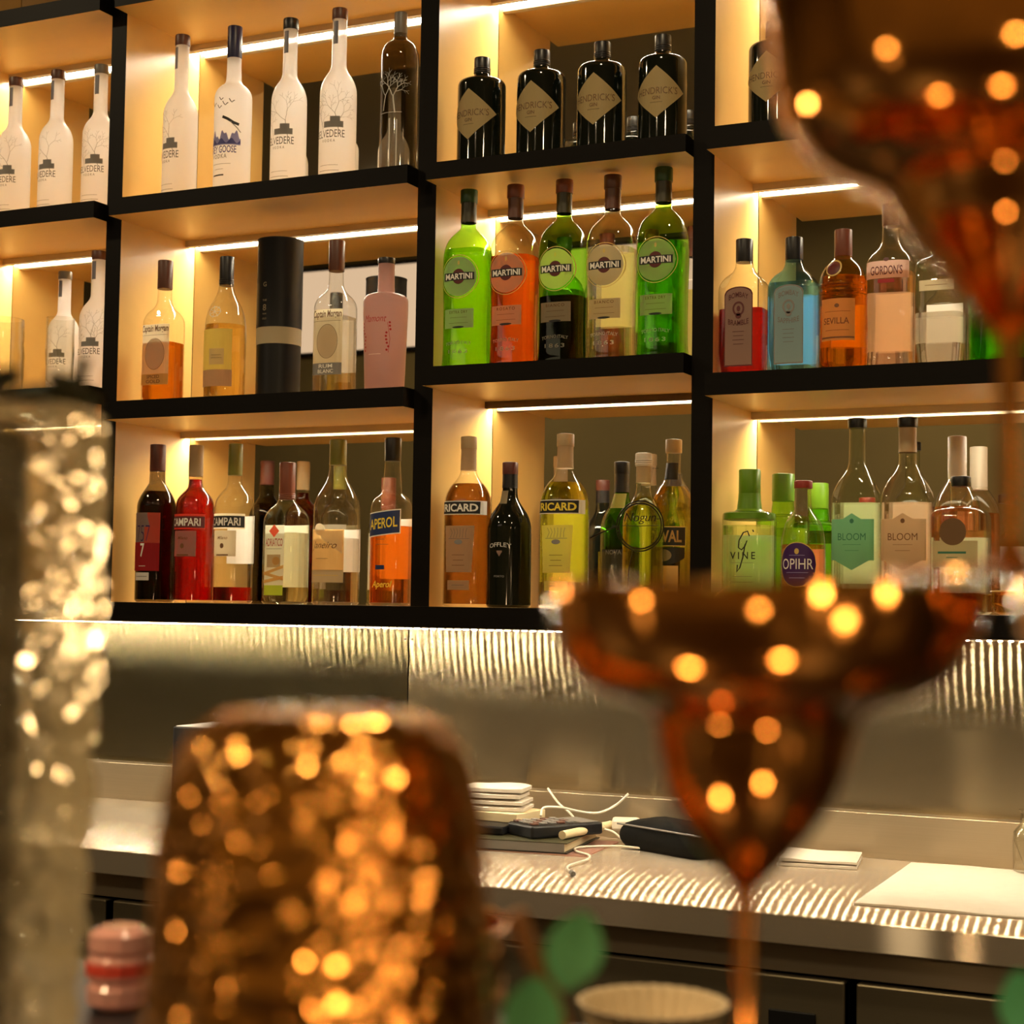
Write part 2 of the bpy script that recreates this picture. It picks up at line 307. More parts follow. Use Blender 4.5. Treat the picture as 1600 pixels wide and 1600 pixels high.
# ------------------------------------------------------------------ bottles
def ring_of(r, z, R, N, asp, n):
    t = max(0, min(1, (r-.5)/.4)); t = t*t*(3-2*t); e = 2+(N-2)*t; ry = r*R*(1-(1-asp)*t); rx = r*R; out = []
    for j in range(n):
        a = 2*math.pi*(j+.5)/n; ca, sa = math.cos(a), math.sin(a)
        out.append((rx*math.copysign(abs(ca)**(2/e), ca), ry*math.copysign(abs(sa)**(2/e), sa), z))
    return out
def prof_r(pr, z):
    for (r0, z0), (r1, z1) in zip(pr, pr[1:]):
        if z0 <= z <= z1 and z1 > z0: return r0+(r1-r0)*(z-z0)/(z1-z0)
    return pr[-1][0]
def bottle(label, x, y, z, h, R, prof, gm='clear', liq=None, level=.55, cap=None, foil=None, N=2, asp=1, dec=None, group=None, rz=0, cat='bottle', lip=None, soft=2, collar=None, back=None):
    t = thing('bottle', label, cat, (x, y, z+.0006), rz, group)
    n = 48 if N > 2 else 40
    pr = chaikin([(.90, 0.0), (prof[0][0], .012)]+prof, soft); body = [(r, zz*h) for r, zz in pr]
    mb = MB(); mb.rings([ring_of(r, zz, R, N, asp, n) for r, zz in body], 0, True, True); mb.build('glass_body', gm, t, angle=50)
    if liq:
        ins = .0016; lv = level*h; L = []
        for r, zz in body:
            if zz >= lv: break
            L.append((max(.02, r-ins/R), max(zz, .005)+(.0 if zz > .005 else 0)))
        L = [q for i, q in enumerate(L) if i == 0 or q[1] > L[i-1][1]+1e-5]
        L.append((max(.02, prof_r(body, lv)-ins/R), lv))
        mb = MB(); mb.rings([ring_of(r, zz, R, N, asp, n) for r, zz in L]); mb.build('liquid', 'L_'+liq, t, angle=50)
    if cap:
        z0, z1, cr, cm = cap[:4]; rr = cr*R; mb = MB(); e = .0012
        mb.lathe([(rr*.97, z0*h), (rr, z0*h+e), (rr, z1*h-2*e), (rr*.96, z1*h-e*.5), (rr*.8, z1*h)], 32)
        if len(cap) > 4 and cap[4] == 'ridge':
            for k in range(3): mb.lathe([(rr*1.0, z0*h+.002+.0035*k), (rr*1.05, z0*h+.003+.0035*k), (rr*1.05, z0*h+.0038+.0035*k), (rr, z0*h+.0048+.0035*k)], 32, cap0=False, cap1=False)
        mb.build('cap', cm, t)
    if foil:
        z0, z1, fm = foil[:3]; mb = MB(); k = 8
        mb.lathe([(prof_r(body, (z0+(z1-z0)*i/k)*h)*R+.0007, (z0+(z1-z0)*i/k)*h) for i in range(k+1)], 32, cap0=False, cap1=False); mb.build('neck_foil', fm, t)
    if collar:
        z0, z1, cr, cm = collar; mb = MB(); mb.lathe([(cr*R*.9, z0*h), (cr*R, z0*h+.001), (cr*R, z1*h-.001), (cr*R*.9, z1*h)], 32); mb.build('collar', cm, t)
    if dec:
        def surf(u, zz, off):
            r = prof_r(body, zz)
            if N <= 2.01 and asp == 1:
                rr = r*R+off; a = u/max(r*R, 1e-4); return (rr*math.sin(a), -rr*math.cos(a), zz)
            tt = max(0, min(1, (r-.5)/.4)); tt = tt*tt*(3-2*tt); e = 2+(N-2)*tt; rx = r*R; ry = rx*(1-(1-asp)*tt)
            q = min(.995, abs(u)/rx); return (u, -ry*(1-q**e)**(1/e)-off, zz)
        if back:
            bz, bh, bw, bm = back; d = Decal(lambda u, zz, off: (lambda p: (p[0], -p[1], p[2]))(surf(u, zz, off))); d.rect(0, bz*h, bw*R, bh*h, bm, 0, K=2); d.build('back_glow_label', t)  # rear paper; on some bottles added only to brighten the liquid
        groups = dec(R, h)
        for nm, fn in groups:
            d = Decal(surf); fn(d); d.build(nm, t)
    return t

BELV = [(1, .02), (1, .50), (.97, .545), (.80, .595), (.52, .635), (.41, .665), (.40, .70), (.39, .94)]
GOOSE = [(1, .02), (1.0, .30), (1.02, .56), (.98, .60), (.78, .635), (.48, .655), (.39, .69), (.38, .90)]
SMOKE = [(1, .02), (1, .70), (.97, .75), (.80, .80), (.50, .825), (.36, .835), (.34, .86), (.33, .95)]
HEN = [(1, .02), (1, .71), (.985, .75), (.9, .778), (.66, .796), (.42, .806), (.33, .82), (.32, .92)]
MART = [(1.0, .02), (.98, .05), (.955, .12), (.955, .32), (.985, .44), (1.0, .52), (1.0, .60), (.975, .645), (.89, .69), (.73, .73), (.50, .762), (.35, .78), (.32, .80), (.31, .95)]
CAPT = [(1, .02), (1, .54), (.97, .585), (.82, .625), (.56, .66), (.40, .70), (.37, .74), (.36, .88)]
WHIS = [(.98, .02), (1.0, .22), (1.0, .48), (.95, .57), (.78, .65), (.56, .70), (.40, .755), (.34, .81), (.33, .9)]
PINK = [(.87, .02), (.94, .35), (1, .66), (.97, .70), (.80, .725), (.42, .735), (.37, .75), (.36, .97)]
BOMB = [(1, .02), (1, .60), (.98, .65), (.82, .70), (.56, .745), (.42, .78), (.37, .81), (.36, .90)]
TANQ = [(1, .02), (1, .53), (1.03, .545), (1.03, .555), (.98, .565), (.98, .575), (1.03, .59), (1.03, .60), (.98, .61), (.97, .63), (.92, .68), (.78, .73), (.55, .77), (.40, .79), (.36, .81), (.35, .9)]
GORD = [(1, .02), (1, .05), (.97, .07), (.97, .28), (1.0, .36), (1.0, .60), (.96, .65), (.78, .69), (.54, .725), (.40, .76), (.36, .80), (.34, .92)]
WINE = [(1, .02), (1, .58), (.975, .625), (.83, .67), (.62, .712), (.43, .748), (.40, .76), (.38, .93)]
CAMP = [(1, .02), (1, .57), (.985, .61), (.91, .65), (.73, .685), (.51, .712), (.38, .735), (.34, .79), (.34, .9)]
PEAC = [(1, .02), (1, .56), (.96, .61), (.83, .65), (.58, .69), (.42, .72), (.36, .76), (.35, .9)]
CACH = [(1, .02), (1, .54), (.98, .60), (.88, .65), (.66, .70), (.45, .75), (.38, .80), (.34, .86), (.33, .93)]
APER = [(1, .02), (1.02, .30), (1.02, .55), (.98, .60), (.84, .635), (.56, .66), (.49, .685), (.47, .72), (.40, .83), (.38, .95)]
RICA = [(1, .02), (1, .58), (.985, .62), (.91, .665), (.73, .71), (.51, .745), (.36, .78), (.33, .82), (.32, .95)]
PORT = [(1, .02), (1, .51), (.98, .57), (.86, .63), (.62, .685), (.42, .73), (.34, .77), (.33, .93)]
VINE = [(1, .02), (1, .62), (1, .66), (.97, .685), (.88, .695), (.55, .70), (.47, .71), (.46, .75), (.43, .78), (.40, .9)]
OPIH = [(.82, .02), (.95, .10), (1, .28), (1, .48), (.96, .58), (.80, .68), (.56, .735), (.40, .77), (.35, .81), (.34, .95)]
BLOO = [(1, .02), (1, .55), (.98, .60), (.80, .66), (.52, .72), (.38, .755), (.35, .80), (.34, .97)]
SQUA = [(1, .02), (1, .67), (.98, .72), (.82, .755), (.45, .77), (.38, .79), (.37, .95)]

def tree(d, R, h, u, z, ln, ang, wd, depth, mat, seed):
    rnd = random.Random(seed)
    def br(u, z, ln, ang, wd, k):
        pts = [(u, z)]
        for i in range(4):
            ang2 = ang+rnd.uniform(-.15, .15); u += ln/4*math.sin(ang2); z += ln/4*math.cos(ang2); pts.append((u, z))
        d.line(pts, wd, mat, 1)
        if k:
            for s in (-1, 1): br(u, z, ln*rnd.uniform(.6, .82), ang+s*rnd.uniform(.3, .65), max(wd*.65, .00035), k-1)
            if rnd.random() < .6: br(pts[2][0], pts[2][1], ln*.6, ang+rnd.choice((-1, 1))*.8, max(wd*.6, .00035), k-1)
    br(u, z, ln, ang, wd, depth)
def belv_dec(seed, du=0):
    def f(R, h):
        def pr(d):
            tree(d, R, h, R*.55+du, h*.28, h*.10, -.25, .0011, 4, 'inkgrey', seed)
            tree(d, R, h, -R*.35+du, h*.29, h*.06, -.3, .0008, 3, 'inkgrey', seed+9)
            d.rect(R*.25+du, h*.315, R*1.1, h*.035, 'inkgrey', 0); d.rect(R*.35+du, h*.345, R*.55, h*.03, 'inkgrey', 0)
            d.text('BELVEDERE', du, h*.262, R*1.75, 'ink', 2, h=h*.042, bold=-.004)
            d.text('VODKA', du, h*.222, R*.75, 'inkgrey', 2, h=h*.016, space=1.6)
            d.rect(du, h*.085, R*1.1, .0007, 'inkgrey', 1); d.rect(du, h*.055, R*1.2, .0009, 'inkgrey', 1)
        def tg(d): d.rect(-R*.02, h*.855, R*.28, h*.13, 'c_greyblue', 0)
        return [('print', pr), ('neck_tag', tg)]
    return f
def goose_dec(R, h):
    def pr(d):
        for u, z, s in ((-.55, .52, 1.2), (-.1, .50, .9), (.25, .515, 1), (.6, .53, .9), (.0, .545, .8)):
            u *= R; z *= h; q = .006*s
            d.line([(u-q, z+q*.9), (u-q*.4, z-q*.1), (u, z-q*.5), (u+q*.5, z), (u+q, z+q*.3)], .0016, 'ink', 1)
        d.line([(.1*R, .44*h), (.4*R, .425*h), (.7*R, .405*h), (1.0*R, .395*h)], .0055, 'ink', 1); d.line([(.55*R, .41*h), (.9*R, .375*h), (1.1*R, .35*h)], .002, 'inkgrey', 1)
        d.band(-1.1*R, 1.1*R, lambda u: h*(.335+.02*math.sin(u*260)+.012*math.sin(u*611)), lambda u: h*.275, 'lavender', 0, 40)
        d.band(-1.1*R, 1.1*R, lambda u: h*(.30+.014*math.sin(u*300+1)), lambda u: h*.282, 'inkblue', 1, 40)
        d.text('GREY GOOSE', 0, h*.25, R*1.75, 'inkblue', 2, h=h*.042)
        d.text('VODKA', -.1*R, h*.21, R*.95, 'inkgrey', 2, h=h*.026, space=1.3)
        d.rect(0, h*.165, R*1.2, .0008, 'inkgrey', 1); d.rect(-.1*R, h*.135, R*.6, .0008, 'inkgrey', 1); d.rect(-.15*R, h*.10, R*.75, .0028, 'ink', 1)
    return [('print', pr)]
def smoke_dec(R, h):
    def pr(d):
        tree(d, R, h, R*.3, h*.36, h*.10, -.1, .0024, 4, 'silver', 3); tree(d, R, h, -R*.4, h*.38, h*.09, .1, .002, 4, 'silver', 5)
        d.rect(0, h*.365, R*1.3, .0008, 'silver', 1)
        d.rect(R*.02, h*.18, R*.08, h*.30, 'silver', 1); d.rect(R*.4, h*.18, R*.06, h*.28, 'silver', 1)
    return [('print', pr)]
def hen_dec(R, h):
    def pr(d):
        d.diamond(0, h*.43, R*1.22, h*.235, 'P_diamond', 0)
        d.text("HENDRICK'S", 0, h*.44, R*1.75, 'inkbrown', 1, h=h*.062, bold=-.004)
        d.text('GIN', 0, h*.375, R*.32, 'inkbrown', 1, h=h*.032); d.rect(0, h*.335, R*.5, .0006, 'inkbrown', 1)
    return [('label', pr)]
def mart_dec(sub, c1='P_grey', c2='P_kraft', foot='P_grey'):
    def f(R, h):
        def pr(d):
            d.ell(0, h*.50, R*.80, h*.108, c1, 0); d.ring(0, h*.50, R*.86, h*.118, .0012, 'inkgold', 0)
            d.ell(0, h*.50, R*.30, h*.042, 'maroon', 1); d.rect(0, h*.50, R*1.42, h*.042, 'ink', 2)
            d.text('MARTINI', 0, h*.50, R*1.26, 'inkwhite', 3, h=h*.032, bold=.025); d.ell(0, h*.575, R*.05, h*.012, 'inkgold', 1)
        def lo(d):
            d.rect(0, h*.27, R*1.36, h*.105, c2, 0)
            d.text(sub, 0, h*.305, R*.85, 'inkbrown', 1, h=h*.016, space=1.3); d.rect(0, h*.275, R*.8, .0006, 'inkbrown', 1); d.rect(0, h*.245, R*.9, .0006, 'inkbrown', 1); d.ell(0, h*.222, R*.28, h*.006, 'ink', 1)
        def em(d):
            d.text('TORINO ITALY', 0, h*.13, R*1.2, foot, 1, h=h*.018, arc=.003); d.text('1863', 0, h*.09, R*.9, foot, 1, h=h*.022, space=1.3)
        return [('label', pr), ('lower_label', lo), ('embossing', em)]
    return f
def capt_dec(low, lowmat, lowtx):
    def f(R, h):
        def pr(d):
            d.rect(0, h*.335, R*1.72, h*.41, 'P_cream', 0, K=1)
            d.text('Captain Morgan', 0, h*.505, R*1.65, 'inkbrown', 1, h=h*.06, bold=.02, shear=.1)
            d.rect(0, h*.465, R*1.6, .0006, 'inkbrown', 1)
            d.ell(.05*R, h*.335, R*.58, h*.105, 'P_beige', 1); d.ring(.05*R, h*.335, R*.6, h*.108, .0008, 'inkbrown', 1)
            d.rect(0, h*.16, R*1.72, h*.075, lowmat, 1)
            if low:
                d.text(low[0], 0, h*.178, R*.8, lowtx, 2, h=h*.024); d.text(low[1], 0, h*.145, R*.9, lowtx, 2, h=h*.024)
        return [('label', pr)]
    return f
def whis_dec(R, h):
    def a(d): d.rect(0, h*.34, R*1.9, h*.28, 'P_yellowish', 0); d.rect(.2*R, h*.29, R*.75, h*.11, 'P_cream', 1); d.rect(.2*R, h*.30, R*.5, .0006, 'inkbrown', 2); d.rect(.2*R, h*.28, R*.55, .0006, 'inkbrown', 2)
    def b(d): d.rect(0, h*.145, R*1.95, h*.115, 'P_rosegrey', 0)
    def c(d):
        for k in range(7): a_ = k*.9; d.line([(0, h*.60), (R*.35*math.cos(a_), h*(.60+.045*math.sin(a_)))], .001, 'inkwhite', 1)
        d.ring(0, h*.60, R*.3, h*.035, .0012, 'inkwhite', 1)
    return [('label', a), ('lower_label', b), ('embossing', c)]
def pink_dec(R, h):
    def pr(d):
        d.text('Mamont', 0, h*.53, R*1.1, 'inkred', 1, h=h*.05, shear=.4, bold=-.005)
        rnd = random.Random(4)
        for s in (-1, 1):
            for k in range(9): d.ell(s*R*(.62+rnd.uniform(-.12, .12)), h*(.30+.025*k), R*.05, h*.008, 'inkred', 1)
            d.line([(s*R*.62, h*.28), (s*R*.7, h*.38), (s*R*.6, h*.5)], .0008, 'inkred', 1)
        d.rect(0, h*.27, R*.6, .001, 'inkwhite', 1)
    return [('print', pr)]
def bomb_dec(top, bot, base, ink):
    def f(R, h):
        def pr(d):
            f_ = lambda u: h*(.58+.055*math.sqrt(max(0, 1-(u/(R*.62))**2)))
            d.band(-R*.62, R*.62, f_, lambda u: h*.06, ink, 0, 20); g = lambda u: h*(.57+.055*math.sqrt(max(0, 1-(u/(R*.58))**2)))
            d.band(-R*.58, R*.58, g, lambda u: h*.07, base, 1, 20)
            d.text(top, 0, h*.555, R*.85, ink, 2, h=h*.038, arc=.005); d.text(bot, 0, h*.385, R*.9, ink, 2, h=h*.038, arc=-.003)
            d.ring(0, h*.475, R*.22, h*.045, .003, ink, 2); d.ell(0, h*.475, R*.08, h*.02, ink, 2); d.ell(0, h*.425, R*.13, h*.022, ink, 2)
            for k in range(4): d.rect(0, h*(.31-.03*k), R*(.5-.05*(k % 2)), .0007, ink, 2)
        return [('label', pr)]
    return f
def tanq_dec(R, h):
    def pr(d): d.rect(0, h*.345, R*1.5, h*.29, 'P_gold', 0); d.text('SEVILLA', -.05*R, h*.335, R*1.1, 'inkbrown', 1, h=h*.045); d.rect(0, h*.40, R*1.1, .0007, 'inkbrown', 1); d.rect(0, h*.27, R*1.0, .0007, 'inkbrown', 1); d.ell(0, h*.44, R*.1, h*.014, 'inkbrown', 1); d.rect(0, h*.22, R*1.45, h*.012, 'inkbrown', 1)
    def se(d): d.ell(-.2*R, h*.71, R*.36, h*.062, 'inkgold', 0); d.ell(-.2*R, h*.71, R*.30, h*.052, 'maroon', 1)
    return [('label', pr), ('seal', se)]
def gord_dec(R, h):
    def pr(d):
        d.rect(0, h*.585, R*1.8, h*.105, 'P_pinkpaper', 0, K=3); d.text("GORDON'S", 0, h*.58, R*1.35, 'maroon', 1, h=h*.055); d.rect(0, h*.515, R*.7, h*.022, 'inkred', 1); d.ell(0, h*.645, R*.12, h*.012, 'maroon', 1)
    return [('label', pr)]
def wine_dec(R, h):
    def pr(d):
        d.rect(.1*R, h*.465, R*1.7, h*.19, 'P_rosegrey', 0); d.band(.3*R, .95*R, lambda u: h*.56, lambda u: h*(.54-.14*max(0, (u/R-.3)/.3)) if u < .6*R else h*.40, 'P_coral', 1, 16)
        d.rect(.55*R, h*.42, R*.8, h*.10, 'P_coral', 1); d.rect(.1*R, h*.285, R*1.7, h*.18, 'P_paperred', 1)
        d.text('1757', -.05*R, h*.43, R*1.0, 'purple', 2, h=h*.10, bold=-.02); d.text('7', .05*R, h*.325, R*.25, 'inkwhite', 2, h=h*.085)
        d.rect(.05*R, h*.225, R*.4, .0008, 'inkwhite', 2)
    def lo(d): d.rect(0, h*.16, R*.9, h*.048, 'silver', 0); d.rect(0, h*.16, R*.7, .0015, 'inkgrey', 1)
    return [('label', pr), ('lower_label', lo)]
def camp_dec(bandm, panel):
    def f(R, h):
        def a(d): d.rect(0, h*.508, R*2.35, h*.095, 'P_cream' if bandm == 'ink' else 'P_coral', 0); d.rect(0, h*.505, R*2.3, h*.072, bandm, 1); d.text('CAMPARI', .05*R, h*.505, R*1.75, 'inkwhite', 2, h=h*.05, bold=.02)
        def b(d):
            d.rect(.05*R, h*.37, R*1.35, h*.16, panel, 0); d.text('Milano', 0, h*.405, R*.6, 'inkbrown', 1, h=h*.02, shear=.4); d.ell(0, h*.355, R*.11, h*.016, 'inkbrown', 1); d.rect(0, h*.298, R*.7, h*.009, 'inkbrown', 1)
        return [('band_label', a), ('label', b)]
    return f
def peach_dec(R, h):
    def pr(d):
        d.rect(-.05*R, h*(.40-.06), R*1.15, h*.42, 'P_white', 0); d.diamond(-.05*R, h*(.57-.06), R*.3, h*.045, 'P_coral', 1)
        d.text('ADRIATICO', -.05*R, h*(.49-.06), R*1.0, 'inkred', 1, h=h*.055); d.rect(-.05*R, h*(.445-.06), R*.9, .0008, 'inkgrey', 1)
        d.rect(-.05*R, h*(.36-.06), R*.8, h*.09, 'P_tan', 1); d.ell(.1*R, h*(.36-.06), R*.22, h*.03, 'P_orange', 2)
        for k, (a, b) in enumerate(((.235, .10), (.195, -.08), (.17, .06))): d.rect(-.05*R, h*a, R*1.15, h*.022, 'P_orange', 2+k, skew=b*3)
        d.rect(-.05*R, h*(.155-.06), R*1.1, h*.07, 'P_lime', 1)
    return [('label', pr)]
def cach_dec(R, h):
    def pr(d):
        d.rect(0, h*.325, R*1.75, h*.25, 'P_orange', 0); d.ell(-.25*R, h*.45, R*.3, h*.035, 'P_cream', 1); d.band(-.2*R, .8*R, lambda u: h*.44, lambda u: h*(.405-.10*(u/R+.2)) if u > -.2*R else h*.435, 'P_cream', 1, 12)
        d.text('Janeiro', -.05*R, h*.35, R*1.25, 'inkbrown', 2, h=h*.055, shear=.45, bold=0); d.rect(-.1*R, h*.275, R*.6, .0007, 'inkbrown', 2)
        d.rect(0, h*.17, R*1.75, h*.075, 'P_kraft', 0); d.rect(0, h*.175, R*1.3, .0012, 'inkgold', 1)
    return [('label', pr)]
def aper_dec(R, h):
    def pr(d): d.rect(0, h*.485, R*1.72, h*.145, 'inkwhite', 0, skew=.12); d.rect(0, h*.485, R*1.66, h*.132, 'navy', 1, skew=.12); d.text('APEROL', 0, h*.485, R*1.5, 'inkyellow', 2, h=h*.062, skew=.12, bold=.015)
    def lo(d): d.rect(-.1*R, h*.225, R*.5, h*.025, 'navy', 0); d.text('Aperol', 0, h*.12, R*1.1, 'inkyellow', 0, h=h*.05, shear=.3); d.rect(0, h*.36, R*.7, .0008, 'sealbrown', 0); d.rect(-.1*R, h*.39, R*.5, .0008, 'sealbrown', 0)
    return [('label', pr), ('lower_print', lo)]
def rica_dec(pm):
    def f(R, h):
        def a(d): d.rect(.05*R, h*.575, R*1.95, h*.080, 'inkwhite', 0); d.rect(.05*R, h*.575, R*1.87, h*.07, 'ink', 1); d.text('RICARD', .02*R, h*.575, R*1.62, 'inkwhite' if pm != 'P_yellowish' else 'inkyellow', 2, h=h*.046, bold=.03)
        def b(d):
            hw = lambda z: R*(.62+.10*(z/h-.2)/.27)
            for k in range(6):
                z0 = h*(.20+.045*k); d.band(-hw(z0), hw(z0), lambda u: z0+h*.045, lambda u: z0, pm, 0, 12)
            for k in range(6): d.line([(-.4*R+.15*R*k, h*.40), (-.3*R+.13*R*k, h*.43), (-.4*R+.16*R*k, h*.455)], .0008, 'inkgrey', 1)
            d.ell(0, h*.375, R*.2, h*.014, 'inkgrey', 1); d.rect(0, h*.395, R*1.0, .0008, 'inkgrey', 1)
            for k in range(3): d.rect(0, h*(.30-.03*k), R*(.6-.1*(k % 2)), .0008, 'inkbrown', 1)
        def c(d): d.rect(0, h*.125, R*1.05, h*.055, pm, 0); d.rect(0, h*.125, R*.6, .0008, 'inkgrey', 1)
        return [('plate', a), ('label', b), ('lower_label', c)]
    return f
def port_dec(R, h):
    def pr(d): d.text('OFFLEY', 0, h*.415, R*1.1, 'silver', 1, h=h*.03, arc=.003); d.band(-.13*R, .13*R, lambda u: h*.385, lambda u: h*(.345+.03*abs(u/R)/.13), 'P_pinkpaper', 1, 8); d.text('PORTO', 0, h*.21, R*.5, 'inkgrey', 1, h=h*.014)
    def ft(d): d.rect(-.1*R, h*.755, R*.38, h*.09, 'P_kraft', 1)
    return [('print', pr), ('neck_label', ft)]
def blk_dec(R, h):
    def pr(d): d.rect(0, h*.25, R*1.4, h*.3, 'ink', 0); d.text('NOVA', 0, h*.38, R*.8, 'inkgrey', 1, h=h*.03)
    def nk(d): d.rect(0, h*.73, R*.75, h*.10, 'P_gold', 0)
    return [('label', pr), ('neck_label', nk)]
def duv_dec(R, h):
    def pr(d):
        d.rect(0, h*.425, R*1.9, h*.115, 'inkgold', 0); d.rect(0, h*.425, R*1.86, h*.105, 'ink', 1); d.text('DUVAL', -.05*R, h*.425, R*1.6, 'P_orange', 2, h=h*.07, bold=.03)
        d.band(-.9*R, .9*R, lambda u: h*.36, lambda u: h*(.26+.05*(u/R)**2), 'ink', 1, 16); d.ell(-.1*R, h*.315, R*.4, h*.035, 'P_kraft', 2); d.rect(-.1*R, h*.16, R*1.4, h*.19, 'P_tan', 0)
    def nk(d): d.rect(0, h*.81, R*.7, h*.10, 'ink', 0); d.ell(-.05*R, h*.825, R*.15, h*.02, 'P_kraft', 1)
    return [('label', pr), ('neck_label', nk)]
def vine_dec(R, h):
    def pr(d):
        d.line([(.30*R, h*.52), (.22*R, h*.555), (.05*R, h*.545), (-.12*R, h*.49), (-.14*R, h*.44), (-.02*R, h*.425), (.12*R, h*.45), (.2*R, h*.49), (.12*R, h*.46), (.05*R, h*.38), (-.08*R, h*.30), (-.2*R, h*.27), (-.18*R, h*.32)], .0022, 'ink', 1)
        d.line([(.42*R, h*.565), (.46*R, h*.55)], .002, 'ink', 1)
        d.text('VINE', .02*R, h*.385, R*1.0, 'ink', 1, h=h*.05, space=1.5)
        d.rect(0, h*.335, R*.9, .0006, 'inkgrey', 1); d.rect(0, h*.24, R*.8, .0006, 'inkgrey', 1); d.rect(0, h*.20, R*.9, .0006, 'inkgrey', 1)
    return [('print', pr)]
def opi_dec(R, h):
    def pr(d):
        d.ell(0, h*.355, R*.90, h*.17, 'inkgold', 0); d.ell(0, h*.355, R*.87, h*.163, 'purple', 1); d.text('OPIHR', 0, h*.36, R*1.45, 'inkwhite', 2, h=h*.08, bold=0)
        d.ell(0, h*.455, R*.1, h*.022, 'inkgold', 2); d.rect(0, h*.425, R*.7, .0009, 'lavender', 2); d.rect(0, h*.295, R*1.0, .0009, 'lavender', 2); d.rect(0, h*.255, R*.7, .0012, 'lavender', 2)
    return [('label', pr)]
def bloo_dec(pm, ink):
    def f(R, h):
        def pr(d):
            d.band(-.92*R, .92*R, lambda u: h*(.475+.03*max(0, 1-abs(u)/(.4*R))), lambda u: h*(.265-.05*max(0, 1-abs(u)/(.75*R))), pm, 0, 32, 2)
            d.text('BLOOM', 0, h*.385, R*1.2, ink, 1, h=h*.036, bold=0); d.ell(0, h*.465, R*.09, h*.012, ink, 1); d.rect(0, h*.345, R*.8, .0006, ink, 1); d.rect(0, h*.315, R*.6, .0006, ink, 1)
        return [('label', pr)]
    return f
def sqr_dec(R, h):
    def se(d): d.ell(-.12*R, h*.59, R*.48, h*.098, 'sealbrown', 1)
    def lo(d): d.rect(-.05*R, h*.43, R*1.6, h*.19, 'P_kraft', 0); d.rect(-.15*R, h*.44, R*1.0, .0035, 'inkgreen', 1); d.rect(-.15*R, h*.405, R*.4, .0012, 'inkgreen', 1)
    return [('seal', se), ('label', lo)]
def clr_dec(R, h):
    def pr(d): d.rect(0, h*.60, R*1.4, h*.08, 'P_kraft', 0); d.rect(0, h*.60, R*.9, .001, 'inkbrown', 1)
    return [('label', pr)]

# ------------------------------------------------------------------ the room
def room_box(name, a, b, mt):
    mb = MB(); mb.box(a, b); return struct(mb.build(name, mt, smooth=False))
room_box('floor', (-6, -4.6, -.1), (4, .4, 0), 'floor')
room_box('ceiling', (-6, -4.6, 3.2), (4, .4, 3.3), 'ceil')
room_box('wall_back', (-6, .26, 0), (4, .4, 3.2), 'wallroom')
room_box('wall_front', (-6, -4.6, 0), (4, -4.5, 3.2), 'wallroom')
room_box('wall_left', (-6.1, -4.6, 0), (-6, .4, 3.2), 'wallroom')
room_box('wall_right', (4, -4.6, 0), (4.1, .4, 3.2), 'wallroom')
t = thing('light_panel', 'long pale light panel high on the wall opposite the shelves, seen in the mirrors', 'lamp', (-3.67, -4.5, 2.86))
mb = MB(); mb.box((-1.2, 0, -.24), (1.2, .03, .24)); mb.build('panel_frame', 'dark', t, smooth=False)
mb = MB(); mb.box((-1.18, .03, -.22), (1.18, .034, .22)); mb.build('panel_face', 'lightbox', t, smooth=False)

# ------------------------------------------------------------------ shelving
UP = [(-2.60, -2.56), (-2.088, -2.0497), (-1.3616, -1.3229), (-.8215, -.7837), (-.095, -.057)]
CELLS = [(-2.56, -2.088), (-2.0497, -1.3616), (-1.3229, -.8215), (-.7837, -.095)]
LV = [[(2.0571, 2.0917), (1.681, 1.7153)], [(2.0571, 2.0917), (1.6449, 1.681)], [(2.0584, 2.0895), (1.681, 1.7153)], [(2.058, 2.096), (1.6408, 1.6784)]]
PF, DP = -.041, .2462
Z3B, Z3 = 1.2439, 1.2816
sh = thing('back_bar_shelving', 'tall dark-fronted back bar shelving with cream lined lit compartments and mirror backs', 'shelving', (0, 0, 0))
for x0, x1 in UP:
    mb = MB(); mb.box((x0, 0, Z3), (x1, DP, 2.9), [0, 0, 0, 1, 0, 1]); mb.build('upright', ['dark', 'cream'], sh, smooth=False)
mb = MB(); mb.box((-2.60, PF, Z3B), (-.057, DP, Z3), [1, 1, 0, 0, 0, 0]); mb.build('bottom_shelf', ['dark', 'cream'], sh, smooth=False)
def profile(par, x0, x1, z, dark=False):
    mb = MB(); y0, y1, y2 = DP-.034, DP-.018, DP-.0015
    mb.box((x0, y0, z-.013), (x1, y1, z)); b = mb.build('light_profile', 'batten_dark' if dark else 'batten', par, smooth=False)
    mb = MB(); mb.box((x0+.002, y1, z-.0085), (x1-.002, y2, z-.006)); mb.build('led_strip', 'led', b, smooth=False)
for ci, (x0, x1) in enumerate(CELLS):
    (b1, t1), (b2, t2) = LV[ci]
    for k, (zb, zt) in enumerate(((2.4844, 2.52), (b1, t1), (b2, t2))):
        mb = MB(); mb.box((x0, PF, zb), (x1, DP, zt), [1, 1, 0, 0, 0, 0]); s_ = mb.build('shelf', ['dark', 'cream'], sh, smooth=False)
        profile(s_, x0, x1, zb, ci == 2 and k == 2)
    for za, zb in ((Z3, b2), (t2, b1), (t1, 2.4844), (2.52, 2.9)):
        mb = MB(); mb.box((x0+.0016, DP, za+.001), (x1-.0016, DP+.004, zb-.001)); mb.build('mirror_panel', 'mirror', sh, smooth=False)

